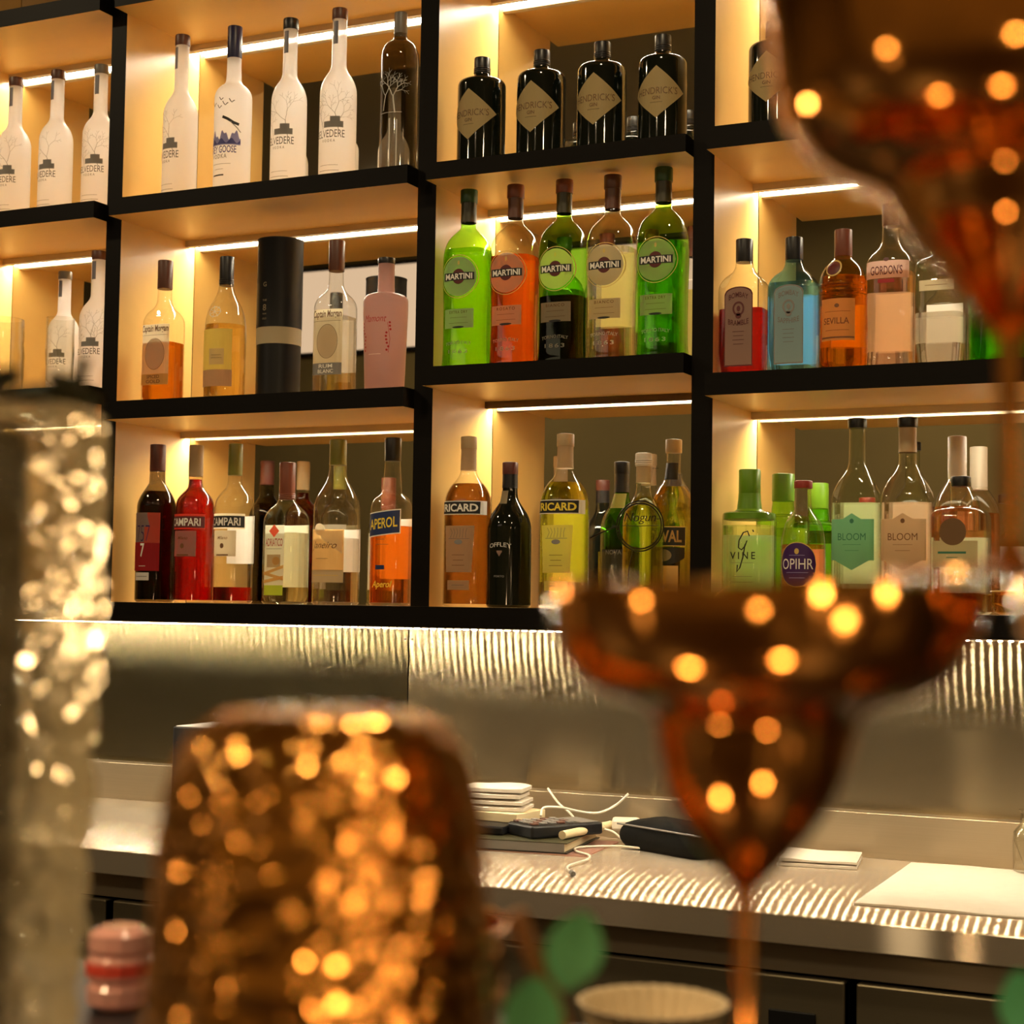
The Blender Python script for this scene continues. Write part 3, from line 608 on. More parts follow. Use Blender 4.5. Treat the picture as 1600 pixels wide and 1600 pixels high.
# light strip under the bottom shelf: separate bright chips
t = thing('under_shelf_light', 'bright chip light strip under the bottom shelf above the steel backsplash', 'lamp', (0, 0, 0))
mb = MB(); mb.box((-2.59, -.012, Z3B-.002), (-.07, .002, Z3B)); mb.build('strip_base', 'silver', t, smooth=False)
mb = MB(); x = -2.58
while x < -.08: mb.box((x-.0017, -.012, Z3B-.0032), (x+.0017, .002, Z3B-.002)); x += .0167
mb.build('light_chips', 'dot', t, smooth=False)

# ------------------------------------------------------------------ steel backsplash, worktop, fridges
SEAM = aty(638, 1050, .24).x
t = thing('steel_backsplash', 'brushed steel backsplash of two panels between the bottom shelf and the worktop', 'backsplash', (0, 0, 0))
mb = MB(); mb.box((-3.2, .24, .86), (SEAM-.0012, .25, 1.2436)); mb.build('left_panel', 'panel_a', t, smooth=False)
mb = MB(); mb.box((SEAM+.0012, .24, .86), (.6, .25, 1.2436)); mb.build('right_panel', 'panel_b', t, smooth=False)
for dx in (-.008, .008):
    mb = MB(); mb.box((SEAM+dx-.002, .2375, 1.214), (SEAM+dx+.002, .24, 1.218)); mb.build('screw', 'c_grey', t, smooth=False, bevel=.0006)
t = thing('steel_worktop', 'brushed steel back bar worktop with a raised rear ledge', 'worktop', (0, 0, 0))
ZW = .862
mb = MB(); mb.box((-3.2, -.4, ZW-.041), (.6, .2397, ZW)); mb.build('worktop', 'top', t, smooth=False, bevel=.002)
mb = MB(); mb.box((-3.2, .2, ZW), (.6, .2397, .939)); mb.build('rear_ledge', 'steel', t, smooth=False, bevel=.0015)
mb = MB(); mb.box((-3.2, -.365, .777), (.6, -.345, ZW-.041)); mb.build('front_rail', 'steel', t, smooth=False)
xs = [-3.0, -2.382, -1.742, -1.10, -.457, .186]
lab = ['leftmost dark steel drawer front under the worktop, behind the tall glass', 'dark steel drawer front second from the left under the worktop', 'dark steel drawer front behind the domed copper tumbler', 'dark steel drawer front between the domed tumbler and the copper stem', 'dark steel drawer front at the right under the white cloths']
for k in range(5):
    a, b = xs[k]+.016, xs[k+1]
    f = thing('drawer_cabinet', lab[k], 'cabinet', ((a+b)/2, 0, 0), 0, 'steel drawer cabinets under the worktop'); hw = (b-a)/2
    mb = MB(); mb.box((-hw, -.345, .1), (hw, .2, .776)); mb.build('body', 'black', f, smooth=False)
    for z0, z1 in ((.46, .772), (.12, .45)):
        mb = MB(); mb.box((-hw, -.37, z0), (hw, -.345, z1)); d = mb.build('drawer', 'fridge', f, smooth=False, bevel=.003)
        mb = MB(); hx = hw-.108 if k % 2 else -hw+.055; mb.box((hx, -.374, z1-.075), (hx+.068, -.37, z1-.047)); mb.build('handle', 'black', d, smooth=False, bevel=.002)

# ------------------------------------------------------------------ bottles
Z1, Z1C, Z1D, Z2, Z2C, Z2D = 2.0917, 2.0895, 2.096, 1.681, 1.7153, 1.6784
FB = 'frosted white bottles with bare trees'
def belv(label, x, z, h, R, seed, y=.04, capm='c_brown', rz=0, du=0):
    bottle(label, x, y, z, h, R, BELV, 'frost', None, 0, (.935, 1, .43, capm), None, dec=belv_dec(seed, du), group=FB, rz=rz)
belv('frosted white bottle cut by the photo edge, leftmost on the top left shelf', -2.377, Z1, .311, .0355, 1)
belv('frosted white bottle second from left on the top left shelf, tag turned aside', -2.262, Z1, .312, .0355, 2, rz=-.15)
belv('frosted white bottle against the dark post on the top left shelf', -2.146, Z1, .309, .0355, 3, capm='c_grey', rz=.1)
belv('dimmer frosted white bottle nearest the cream side wall of the upper shelf', -1.939, Z1, .344, .0351, 4, capm='c_brown', rz=-.3)
bottle('frosted white bottle with flying birds, blue mountains and a dark blue capsule', -1.810, .04, Z1, .344, .0370, GOOSE, 'frost', None, 0, (.81, 1, .40, 'c_navy'), dec=goose_dec, rz=-.05)
belv('frosted white bottle with grey neck tag, between the blue capped and the tallest bottle', -1.677, Z1, .341, .0352, 5, capm='c_black')
belv('frosted white bottle with brown cap, left of the smoky clear bottle', -1.564, Z1, .345, .0359, 6, rz=.05)
bottle('smoky clear bottle with etched tree and dark cap beside the middle post', -1.428, .04, Z1, .318, .0365, SMOKE, 'smoke_glass', None, 0, (.87, 1, .35, 'c_grey'), dec=smoke_dec)
belv('frosted white bottle behind the etched tumbler on the left middle shelf', -2.270, Z2C, .268, .0339, 7, y=.09, capm='c_grey')
belv('frosted white bottle hard against the dark post on the left middle shelf', -2.130, Z2C, .289, .0363, 8, y=.03)
HN = ['black apothecary bottle with tan diamond label, first of four from the left', 'black apothecary bottle with tan diamond label, second of four', 'black apothecary bottle with tan diamond label, third of four', 'black apothecary bottle with yellower diamond label, touching the right post', 'black apothecary bottle with diamond label, half hidden by the upper copper glass']
for lb, x, h, R, z, rz in ((HN[0], -1.242, .202, .0445, Z1C, -.10), (HN[1], -1.121, .200, .0445, Z1C, 0), (HN[2], -1.002, .199, .0440, Z1C, .05), (HN[3], -.887, .196, .0430, Z1C, .1), (HN[4], -.686, .185, .0430, Z1D, 0)):
    bottle(lb, x, .02, z, h, R, HEN, 'dark_glass', None, 0, (.845, 1, .335, 'c_black', 'ridge'), dec=hen_dec, group='black apothecary bottles with diamond labels', rz=rz, soft=1)
# middle shelf, left compartment
bottle('square spiced rum bottle, amber in its lower part, brown capsule, left of the mirror seam', -1.967, .04, Z2, .293, .0385, CAPT, 'clear', 'rum', .42, (.80, 1, .40, 'c_brown'), N=4, asp=.8, dec=capt_dec(('SPICED', 'GOLD'), 'P_gold', 'inkbrown'))
bottle('round shouldered whisky bottle with black capsule and grey lower band', -1.816, .04, Z2, .289, .0413, WHIS, 'clear', 'whisky', .52, (.80, 1, .345, 'c_black', 'ridge'), dec=whis_dec)
tb = thing('gift_tube', 'tall black cylindrical gift tube with one pale band', 'tube', (-1.689, .04, Z2+.0006))
mb = MB(); h, R = .311, .0445; mb.lathe([(R*.97, 0), (R*.97, .002), (R*.97, h*.33)], 56); mb.build('tube_base', 'black', tb)
mb = MB(); mb.lathe([(R*.99, h*.33), (R*.99, h*.435)], 56); mb.build('band', 'P_cream', tb)
mb = MB(); mb.lathe([(R, h*.435), (R, h-.004), (R*1.015, h-.003), (R*1.015, h-.0005), (R*.98, h)], 56); l_ = mb.build('tube_lid', 'black', tb)
d = Decal(lambda u, z, off: ((R+off)*math.sin(u/R), -(R+off)*math.cos(u/R), z))
for k, (zz, t_) in enumerate(((.70, 'G'), (.60, 'THE'), (.555, '8'), (.515, 'YEAR'), (.485, 'OLD'))): d.text(t_, -.1*R, zz*h, R*(.22 if k not in (0, 2) else .18), 'P_kraft', 1)
d.build('print', tb)
bottle('square clear rum bottle with cream label and grey lower strip, beside the pink bottle', -1.560, .04, Z2, .301, .0375, CAPT, 'clear', 'water', .50, (.80, 1, .41, 'c_brown'), N=4, asp=.85, back=(.33, .34, 1.6, 'P_white'), dec=capt_dec(('RUM', 'BLANC'), 'inkgrey', 'inkwhite'))
bottle('matt pink bottle with flat shoulders and black stopper', -1.449, .04, Z2, .258, .0430, PINK, 'pinkglass', None, 0, (.955, 1, .39, 'c_black'), dec=pink_dec, soft=1)
# vermouths
ML = [('lime green vermouth bottle with dark green cap, leftmost of the five', 'bright_green_glass', 'green', .66, 'c_darkgreen', 'EXTRA DRY', 'P_grey', 'P_grey', -1.270, .335, .0430),
      ('orange vermouth bottle with clear empty shoulders, second of the five', 'clear', 'orange', .60, 'c_redbrown', 'ROSATO', 'P_tan', 'P_tan', -1.174, .335, .0430),
      ('green vermouth bottle half full of dark liquid, middle of the five', 'bright_green_glass', 'dark', .36, 'c_redbrown', 'BIANCO', 'P_kraft', 'P_kraft', -1.077, .335, .0425),
      ('clear vermouth bottle with brown cap and tan plate, fourth of the five', 'clear', 'water', .60, 'c_brown', 'BIANCO', 'P_kraft', 'P_kraft', -.983, .334, .0432),
      ('green vermouth bottle beside the right post, rightmost of the five', 'bright_green_glass', 'green2', .60, 'c_darkgreen', 'EXTRA DRY', 'P_kraft', 'P_kraft', -.887, .338, .0436)]
for lb, g, lq, lv, cm, sub, c1, c2, x, h, R in ML:
    bottle(lb, x, .03, Z2C, h, R, MART, g, lq, lv, (.925, 1, .37, cm), (.815, .925, 'c_darkolive' if lb[0] in 'gl' else 'c_brown'), N=3.2, asp=.85, back=(.40, .40, 1.5, 'P_yellowish') if lb[0] == 'c' else None, dec=mart_dec(sub, c1, c2), group='vermouth bottles with round labels')  # clear bottle gets an added rear sheet to brighten it
# middle shelf, right compartment
bottle('square gin bottle with dark red liquid, next to the post', -.739, .03, Z2D, .236, .0400, BOMB, 'clear', 'red', .48, (.83, 1, .37, 'c_black'), N=6, asp=.75, dec=bomb_dec('BOMBAY', 'BRAMBLE', 'P_pinkpaper', 'maroon'), soft=1)
bottle('square pale blue gin bottle with arched label', -.652, .03, Z2D, .232, .0405, BOMB, 'blue_glass', 'blue', .66, (.83, 1, .37, 'c_black'), N=6, asp=.75, back=(.34, .5, 1.6, 'P_icy'), dec=bomb_dec('BOMBAY', 'SAPPHIRE', 'P_lightblue', 'inkgrey'), soft=1)  # icy rear sheet is added to brighten the blue
bottle('amber gin bottle with ringed dome shoulders and round seal', -.568, .03, Z2D, .238, .0398, TANQ, 'amber_glass', 'amber', .66, (.805, 1, .37, 'c_redbrown'), back=(.34, .30, 1.5, 'P_white'), dec=tanq_dec)
bottle('clear gin bottle with salmon pink liquid and a dark bottle top', -.489, .03, Z2D, .274, .0385, GORD, 'clear', 'salmon', .58, (.865, 1, .36, 'c_brown'), N=3, asp=.85, back=(.30, .36, 1.6, 'P_white'), dec=gord_dec)
bottle('clear stepped bottle behind the rim of the upper copper glass', -.408, .03, Z2D, .214, .0393, [(1, .02), (1, .72), (.96, .74), (.96, .78), (.70, .82), (.40, .85), (.36, .88), (.35, .95)], 'clear', 'water', .40, (.93, 1, .38, 'c_olive'), N=4, asp=.9, back=(.36, .30, 1.5, 'P_white'), dec=clr_dec, soft=1)
bottle('dark green bottle half hidden by the upper copper stem', -.328, .03, Z2D, .228, .0358, PORT, 'green_glass', 'green2', .6, (.90, 1, .36, 'c_darkgreen'))
# bottom shelf, left compartment
bottle('dark red wine bottle with grey and scarlet label, leftmost on the bottom shelf', -1.981, .05, Z3, .319, .0395, WINE, 'smoke_glass', 'wine', .70, (.83, 1, .40, 'c_darkred'), dec=wine_dec, rz=-.1)
bottle('bright red bitter bottle with a dark name band, second on the bottom shelf', -1.886, .05, Z3, .315, .0393, CAMP, 'clear', 'campari', .78, (.80, 1, .365, 'c_tan'), dec=camp_dec('maroon', 'P_rosegrey'))
bottle('nearly empty bitter bottle with black name band and cream label', -1.791, .05, Z3, .315, .0391, CAMP, 'clear', 'campari', .10, (.80, 1, .365, 'c_olive'), back=(.40, .30, 1.9, 'P_white'), dec=camp_dec('ink', 'P_kraft'))
bottle('square clear liqueur bottle with red capsule and fruit label', -1.668, .05, Z3, .275, .0420, PEAC, 'pale_green_glass', 'peach', .50, (.735, 1, .375, 'c_redbrown', 'ridge'), N=3.5, asp=.8, back=(.34, .44, 1.5, 'P_white'), dec=peach_dec, rz=-.1)
bottle('wide clear bottle with long brown capsule and golden label', -1.554, .05, Z3, .316, .0450, CACH, 'clear', 'water', .40, (.845, 1, .365, 'c_olive'), back=(.33, .26, 2.0, 'P_white'), dec=cach_dec)
bottle('clear bottle of bright orange aperitif with a slanted blue label', -1.433, .05, Z3, .316, .0385, APER, 'clear', 'aperol', .47, (.86, 1, .41, 'c_black'), N=2.6, asp=.9, back=(.34, .36, 1.5, 'P_white'), dec=aper_dec)
# bottom shelf, middle compartment
bottle('brown pastis bottle with white edged black name plate', -1.267, .04, Z3, .312, .0420, RICA, 'clear', 'brown', .72, (.925, 1, .36, 'c_tan'), (.80, .925, 'P_tan'), N=2.8, asp=.85, dec=rica_dec('P_tan'))
bottle('black port bottle with dark red capsule, between the two pastis bottles', -1.177, .03, Z3, .262, .0400, PORT, 'dark_glass', None, 0, (.915, 1, .36, 'c_darkred'), (.82, .915, 'c_black'), dec=port_dec)
bottle('yellow pastis bottle with pale capsule and black name plate', -1.073, .04, Z3, .311, .0425, RICA, 'clear', 'yellow', .72, (.925, 1, .37, 'c_tan'), (.80, .925, 'P_tan'), N=2.8, asp=.85, back=(.36, .42, 1.6, 'P_white'), dec=rica_dec('P_yellowish'))  # white rear sheet is added so the yellow liquid glows
bottle('dark green bottle with black capsule and gold neck band, behind the glass cup', -.992, .11, Z3, .265, .0380, PORT, 'green_glass', 'tea', .42, (.915, 1, .37, 'c_black'), (.79, .915, 'c_black'), dec=blk_dec)
bottle('yellow green bottle with white cap behind the wire emblem', -.925, .045, Z3, .273, .0365, PORT, 'pale_green_glass', 'yellow', .66, (.915, 1, .40, 'c_white', 'ridge'), (.81, .915, 'P_tan'))
bottle('amber pastis bottle with black lettered label beside the right post', -.899, .125, Z3, .304, .0387, RICA, 'clear', 'gold', .72, (.92, 1, .38, 'c_tan'), dec=duv_dec)
# bottom shelf, right compartment
bottle('squat green capped gin bottle with brush lettering, next to the post', -.727, .03, Z3, .239, .0430, VINE, 'pale_green_glass', 'palegreen', .60, (.83, 1, .43, 'c_green'), (.70, .83, 'c_green'), collar=(.64, .69, 1.0, 'c_green'), N=3.2, asp=.9, back=(.33, .42, 1.6, 'P_white'), dec=vine_dec, soft=1)
bottle('second green capped gin bottle, standing behind the first', -.700, .135, Z3, .239, .0433, VINE, 'bright_green_glass', 'palegreen', .60, (.80, 1, .45, 'c_green'), N=3.2, asp=.9, soft=1)
bottle('round shouldered gin bottle with purple disc label and red cap', -.634, .03, Z3, .218, .0372, OPIH, 'clear', 'pinkor', .51, (.94, 1, .41, 'c_red'), back=(.34, .28, 1.6, 'P_white'), dec=opi_dec)
bottle('tall fluted clear gin bottle with green scalloped label', -.546, .04, Z3, .320, .0380, BLOO, 'pale_green_glass', 'palegreen', .56, (.95, 1, .41, 'c_black'), N=5, asp=.9, back=(.36, .42, 1.6, 'P_white'), dec=bloo_dec('P_green', 'inkgreen'), soft=1)
bottle('tall fluted gin bottle with pinkish tan scalloped label', -.463, .04, Z3, .319, .0395, BLOO, 'clear', 'pink', .56, (.95, 1, .41, 'c_black'), (.82, .945, 'c_tan'), N=5, asp=.9, back=(.36, .42, 1.6, 'P_white'), dec=bloo_dec('P_tan', 'inkbrown'), soft=1)
bottle('bottle with speckled white capsule behind the square bottle', -.405, .15, Z3, .297, .0375, WINE, 'clear', 'pinkor', .6, (.74, 1, .41, 'c_white'))
bottle('low square clear bottle with round brown seal and black stopper', -.376, .03, Z3, .220, .0440, SQUA, 'clear', 'palegreen', .60, (.925, 1, .36, 'c_black'), N=6, asp=.85, back=(.36, .40, 1.6, 'P_white'), dec=sqr_dec, soft=1)

# ------------------------------------------------------------------ other glassware on the shelves
def tumbler_mesh(prof_o, th, n=48, fn=None):
    mb = MB(); inner = [(max(.002, r-th), z) for r, z in reversed(prof_o) if z > th*2]
    mb.lathe(prof_o+inner+[(max(.002, inner[-1][0]*.3), th*2)], n, fn=fn); return mb
p = Vector((-2.352, -.005, Z2C+.0006))
g = thing('beer_mug', 'large dimpled clear glass mug with blue and red crest on the left middle shelf', 'mug', p)
tumbler_mesh([(.036, 0), (.042, .004), (.045, .03), (.046, .08), (.044, .105), (.045, .112), (.044, .155)], .003, 48, lambda a, z, r: .0012*math.sin(a*9)*math.sin(z*90) if .01 < z < .1 else 0).build('glass_body', 'clear', g, angle=60)
d = Decal(lambda u, z, off: ((.0468+off)*math.sin(u/.046), -(.0468+off)*math.cos(u/.046), z))
d.ell(.018, .058, .014, .012, 'inkblue', 0); d.ell(.018, .048, .015, .009, 'P_coral', 1); d.rect(.018, .030, .02, .012, 'inkblue', 0); d.build('crest', g)
g = thing('etched_tumbler', 'clear cut glass tumbler between two frosted bottles on the left middle shelf', 'glass', (-2.205, .005, Z2C+.0006))
tumbler_mesh([(.022, 0), (.0262, .003), (.0275, .02), (.0285, .075), (.0285, .11), (.029, .150)], .002, 48, lambda a, z, r: .0011*math.sin(a*12+z*60)*math.sin(z*110) if .005 < z < .1 else 0).build('glass_body', 'clear', g, angle=60)
g = thing('glass_cup', 'small straight clear glass cup in front of the dark green bottle', 'glass', (-.957, -.012, Z3+.0006))
tumbler_mesh([(.020, 0), (.0235, .003), (.0250, .02), (.0262, .098)], .0018).build('glass_body', 'clear', g)
e = aty(1000, 822, -.012); e.y = -.012
g = thing('wire_emblem', 'round dark wire ring with script lettering standing in the glass cup', 'sign', e)
mb = MB()
for rr in (.043, .039): mb.tube([(rr*math.cos(a*math.pi/24), 0, rr*math.sin(a*math.pi/24)) for a in range(49)], .0013, 6, cap=False)
mb.tube([(-.043, 0, .0), (-.075, .0, -.012), (-.092, 0, -.02)], .0014, 6)
mb.tube([(-.012, 0, -.040), (-.020, 0, -.075), (-.022, 0, e.z*-1+Z3+.006)], .0011, 6); mb.build('ring', 'wire', g)
mb = MB()
for tx, zz, wd in (('Jaguar', .013, .058), ('Quattro', -.014, .066)):
    v, f, asp = textmesh(tx if tx != 'Jaguar' else 'Nogun', .25, -.012); o_ = len(mb.v)
    mb.add([(a*wd, -.0006, zz+b*wd) for a, b in v], f); mb.add([(a*wd, .0006, zz+b*wd) for a, b in v], f)
mb.tube([(-.034, 0, .001), (0, 0, .0), (.034, 0, .001)], .0006, 5); mb.tube([(-.041, 0, .012), (-.03, 0, .012)], .0006, 5); mb.tube([(.03, 0, .012), (.041, 0, .012)], .0006, 5); mb.tube([(-.041, 0, -.013), (-.034, 0, -.013)], .0006, 5); mb.tube([(.034, 0, -.013), (.041, 0, -.013)], .0006, 5)
mb.build('lettering', 'wire', g, smooth=False)
g = thing('glass_dish', 'low amber glass dish with gold rim at the right end of the bottom shelf', 'dish', (-.275, .0, Z3+.0006))
tumbler_mesh([(.034, 0), (.043, .004), (.047, .018), (.046, .030), (.048, .036)], .003).build('glass_body', 'amber_glass', g)
mb = MB(); mb.lathe([(.0465, .0355), (.0487, .0358), (.0487, .0372), (.0465, .0375)], 48, cap0=False, cap1=False); mb.build('gold_rim', 'inkgold', g)

# ------------------------------------------------------------------ things on the worktop
def slab(name, label, cat, c, sx, sy, sz, rz, mt, bev=.0015, group=None, z=ZW):
    t = thing(name, label, cat, (c[0], c[1], z+.0004), rz, group); mb = MB(); mb.box((-sx/2, -sy/2, 0), (sx/2, sy/2, sz)); return t, mb
t, mb = slab('pink_card', 'thin pink and white card sticking out under the black ledger', 'card', (-1.125, .035), .26, .2, .0015, R_(6), 0); mb.build('sheet', 'P_pinkpaper', t, smooth=False)
t = thing('ledger_book', 'thick black covered ledger lying under the keypad', 'book', (-1.18, .04, ZW+.0022), R_(8))
for nm, a, b, mt in (('cover', (-.145, -.11, 0), (.145, .11, .002), 'black'), ('page_block', (-.142, -.106, .002), (.139, .106, .0165), 'cardboard'), ('cover', (-.145, -.11, .0165), (.145, .11, .0185), 'c_darkolive')):
    mb = MB(); mb.box(a, b); mb.build(nm, mt, t, smooth=False, bevel=.0006)
mb = MB(); mb.box((-.145, -.1105, .002), (.14, -.1075, .0165)); mb.build('spine', 'c_grey', t, smooth=False)
zl = ZW+.0022+.0187
t = thing('tablet_case', 'flat black case under the pale card box', 'case', (-1.245, .05, zl), R_(4))
mb = MB(); mb.box((-.085, -.08, 0), (.085, .08, .016)); mb.build('case_body', 'black', t, smooth=False, bevel=.004)
t = thing('card_box', 'flat pale card box under the folded white cloths', 'box', (-1.22, .08, zl+.0164), R_(-6))
mb = MB(); mb.box((-.075, -.05, 0), (.075, .05, .016)); mb.build('box_body', 'cardboard', t, smooth=False, bevel=.001)
def cloth(name, label, c, w, dpt, layers, lh, rz, z, group=None, seed=1):
    t = thing(name, label, 'cloth', (c[0], c[1], z+.0006), rz, group); rnd = random.Random(seed)
    for k in range(layers):
        mb = MB(); nx, ny = 14, 10; ph = rnd.uniform(0, 6); ex = rnd.uniform(-.004, .004); top, bot = [], []
        for j in range(ny+1):
            for i in range(nx+1):
                x = (i/nx-.5)*(w-k*.004)+ex; y = (j/ny-.5)*(dpt-k*.003)
                e_ = min(1, min(i, nx-i)/1.5, min(j, ny-j)/1.5); z_ = k*lh
                wv = .0008*math.sin(x*60+ph)*math.sin(y*50+ph)+.0008*math.sin(x*25+ph*2)
                top.append((x, y, z_+lh*(.55+.4*e_)+max(wv, -.001))); bot.append((x, y, z_+.0002))
        n1 = nx+1; q = len(top); fs = []
        for j in range(ny):
            for i in range(nx):
                a = j*n1+i; fs += [(a, a+1, a+1+n1, a+n1), (q+a, q+a+n1, q+a+1+n1, q+a+1)]
        for i in range(nx): fs += [(i, q+i, q+i+1, i+1), (ny*n1+i, ny*n1+i+1, q+ny*n1+i+1, q+ny*n1+i)]
        for j in range(ny): fs += [(j*n1, (j+1)*n1, q+(j+1)*n1, q+j*n1), (j*n1+nx, q+j*n1+nx, q+(j+1)*n1+nx, (j+1)*n1+nx)]
        mb.add(top+bot, fs); mb.build('fold', 'cloth', t, angle=60)
    return t
cloth('folded_cloth', 'crumpled stack of folded white cloths on the pale box', (-1.225, .08), .13, .09, 4, .011, R_(12), zl+.0164+.0165, seed=3)
t = thing('keypad', 'black card terminal with raised keys lying on the ledger', 'keypad', (-1.085, .045, zl+.0005), R_(-32))
mb = MB(); mb.box((-.04, -.075, 0), (.04, .075, .022)); mb.build('keypad_body', 'black', t, smooth=False, bevel=.004)
mb = MB(); mb.box((-.036, .03, .022), (.036, .068, .0228)); mb.build('screen', 'c_grey', t, smooth=False)
for i in range(4):
    for j in range(5):
        mb = MB(); mb.box((-.033+.0175*i, -.068+.0185*j, .022), (-.02+.0175*i, -.056+.0185*j, .0255)); mb.build('key', 'c_grey' if (i+j) % 3 else 'c_brown', t, smooth=False, bevel=.001)
t = thing('power_adapter', 'white plug adapter among the cables behind the keypad', 'adapter', (-.995, .155, zl+.001), R_(20))
mb = MB(); mb.box((-.025, -.018, 0), (.025, .018, .022)); mb.build('adapter_body', 'cable', t, smooth=False, bevel=.005)
t = thing('pen', 'fat cream marker pen lying along the ledger edge', 'pen', (0, 0, 0))
pa, pb = Vector((-1.045, -.015, zl+.008)), Vector((-1.025, .155, zl+.008))
mb = MB(); mb.tube([pa, pa.lerp(pb, .8)], .0075, 14); mb.build('barrel', 'cardboard', t); mb = MB(); mb.tube([pa.lerp(pb, .8), pb], .008, 14); mb.build('pen_cap', 'cardboard', t)
def cable(label, pts, r=.0022, plug=None):
    t = thing('cable', label, 'cable', (0, 0, 0), 0, 'white cables on the worktop'); mb = MB(); mb.tube(catmull(pts), r, 8); mb.build('cord', 'cable', t)
    if plug:
        a, b = Vector(pts[-1]), Vector(pts[-2]); dr = (a-b).normalized(); mb = MB(); mb.tube([a-dr*.002, a+dr*.016], .004, 10); mb.build('plug', plug, t)
P_ = lambda x, y, Y: tuple(aty(x, y, Y))
W_ = lambda x, y: tuple(atz(x, y, ZW+.0046))
cable('white cable rising over the keypad and looping against the rear ledge', [P_(856, 1232, .17), P_(872, 1254, .15), P_(890, 1270, .13), P_(905, 1285, .11), P_(935, 1294, .12), P_(958, 1300, .12), W_(978, 1318)])
cable('white cable arched over the keys with a raised end at its right', [P_(982, 1240, .17), P_(962, 1258, .16), P_(935, 1270, .14), P_(905, 1268, .13), P_(878, 1262, .10), P_(850, 1262, .07), P_(845, 1275, .05)])
cable('white cable with a dark plug lying on the steel at the front', [W_(1000, 1325), W_(960, 1322), W_(905, 1324), W_(900, 1330), W_(920, 1336), W_(918, 1343), W_(893, 1351), W_(886, 1357), W_(893, 1363)], .002, 'c_grey')
# pouch
t = thing('pouch', 'soft black pouch lying behind the copper glass', 'pouch', (-.875, .095, ZW+.0005), R_(-26))
mb = MB(); rs = []
for i in range(13):
    a = i/12; zz = .052*a; k = 1-.25*a**3-.35*max(0, (a-.85)/.15)**2*.8-.18*(1-a)**4
    rs.append([(.115*k*math.copysign(abs(math.cos(q))**.35, math.cos(q)), .055*k*math.copysign(abs(math.sin(q))**.4, math.sin(q)), zz*(1+.03*math.sin(3*q))) for q in [2*math.pi*(j+.5)/40 for j in range(40)]])
mb.rings(rs); mb.build('pouch_body', 'blackmatt', t, angle=70)
mb = MB(); mb.tube([(-.105, -.045, .040), (0, -.054, .042), (.105, -.045, .040)], .0018, 6); mb.build('zip', 'c_grey', t)
cloth('folded_napkin', 'small folded white napkin right of the copper stem', (-.625, .105), .13, .13, 2, .0075, R_(10), ZW, seed=5)
cloth('flat_cloth', 'large flat white cloth at the right end of the worktop', (-.345, -.05), .27, .44, 1, .006, R_(2), ZW, seed=8)
g = thing('glass_carafe', 'small clear glass bottle at the right edge behind the white cloth', 'bottle', (-.285, .13)+(ZW+.007,))
tumbler_mesh([(.022, 0), (.027, .003), (.0275, .05), (.026, .065), (.016, .078), (.0145, .095), (.018, .100)], .002).build('glass_body', 'clear', g)
# black box on the left
X0 = aty(270, 1140, .06).x
t = thing('receipt_printer', 'black boxy appliance on the worktop behind the domed tumbler', 'appliance', (X0+.13, .125, ZW+.0005))
mb = MB(); mb.box((-.13, -.065, 0), (.13, .07, .172)); mb.build('case', 'black', t, smooth=False, bevel=.003)
mb = MB(); mb.box((-.125, -.06, .172), (.125, .065, .1735)); mb.build('lid', 'silver', t, smooth=False)
mb = MB(); mb.box((-.09, -.0665, .11), (.09, -.065, .118)); mb.build('slot', 'c_grey', t, smooth=False)

# ------------------------------------------------------------------ the bar in front
ZB = 1.105
t = thing('bar_counter', 'dark bar counter in the foreground carrying the copper glasses', 'counter', (0, 0, 0))
mb = MB(); mb.box((-3.5, -2.95, ZB-.05), (3, -2.15, ZB)); mb.build('counter_top', 'barwood', t, smooth=False, bevel=.004)
mb = MB(); mb.box((-3.5, -2.85, 0), (3, -2.4, ZB-.05)); mb.build('counter_front', 'barwood', t, smooth=False)
ZL = 1.043
mb = MB(); mb.box((-3.5, -2.4, ZL-.03), (3, -1.79, ZL)); mb.build('work_ledge', 'black', t, smooth=False, bevel=.002)

RX = Vector((Rt.x, Rt.y, 0))
def copper_glass(name, label, px, d, y0, pts, foot_y, wall=.0014, drift=0, mat='copper', group=None, neck=.0023, foot_r=.035):
    s = d/FPX; base = atd(px, foot_y, d) if foot_y else None
    top = atd(px, y0, d); z = lambda y: top.z-(y-y0)*s
    zb = base.z if base else ZB+.0006
    t = thing(name, label, 'cocktail glass', (top.x, top.y, zb), 0, group)
    za, zr = z(pts[0][1]), z(pts[-1][1])
    def rings(pr): 
        out = []
        for r, zz in pr:
            k = max(0, min(1, (zz+zb-za)/(zr-za)))*drift*s; out.append([(RX.x*k+r*math.cos(2*math.pi*j/64), RX.y*k+r*math.sin(2*math.pi*j/64), zz) for j in range(64)])
        return out
    o = chaikin([(r*s, z(y)-zb) for r, y in pts], 2)
    mb = MB(); mb.rings(rings(o+[(o[-1][0]-wall*.5, o[-1][1]+.0004)]+[(max(.001, r-wall), zz) for r, zz in reversed(o) if r > wall*2.2]), 0); mb.build('bowl', mat, t, angle=60)
    mb = MB(); zt = o[0][1]+.002; mb.lathe([(neck*1.25, .0035), (neck, .012), (neck, zt*.6), (neck*1.1, zt*.9), (o[0][0]*.98, zt)], 24); mb.build('stem', mat, t, angle=60)
    mb = MB(); mb.lathe([(foot_r*.96, 0), (foot_r, .0008), (foot_r*.96, .0018), (foot_r*.5, .0028), (neck*2.2, .0042), (neck*1.2, .008)], 64); mb.build('foot', mat, t, angle=60)
    return t
LOW = [(19, 1384), (34, 1368), (62, 1338), (92, 1300), (118, 1262), (140, 1216), (152, 1170), (158, 1130), (170, 1110), (205, 1096), (262, 1078), (302, 1045), (326, 1000), (336, 950), (338, 915)]
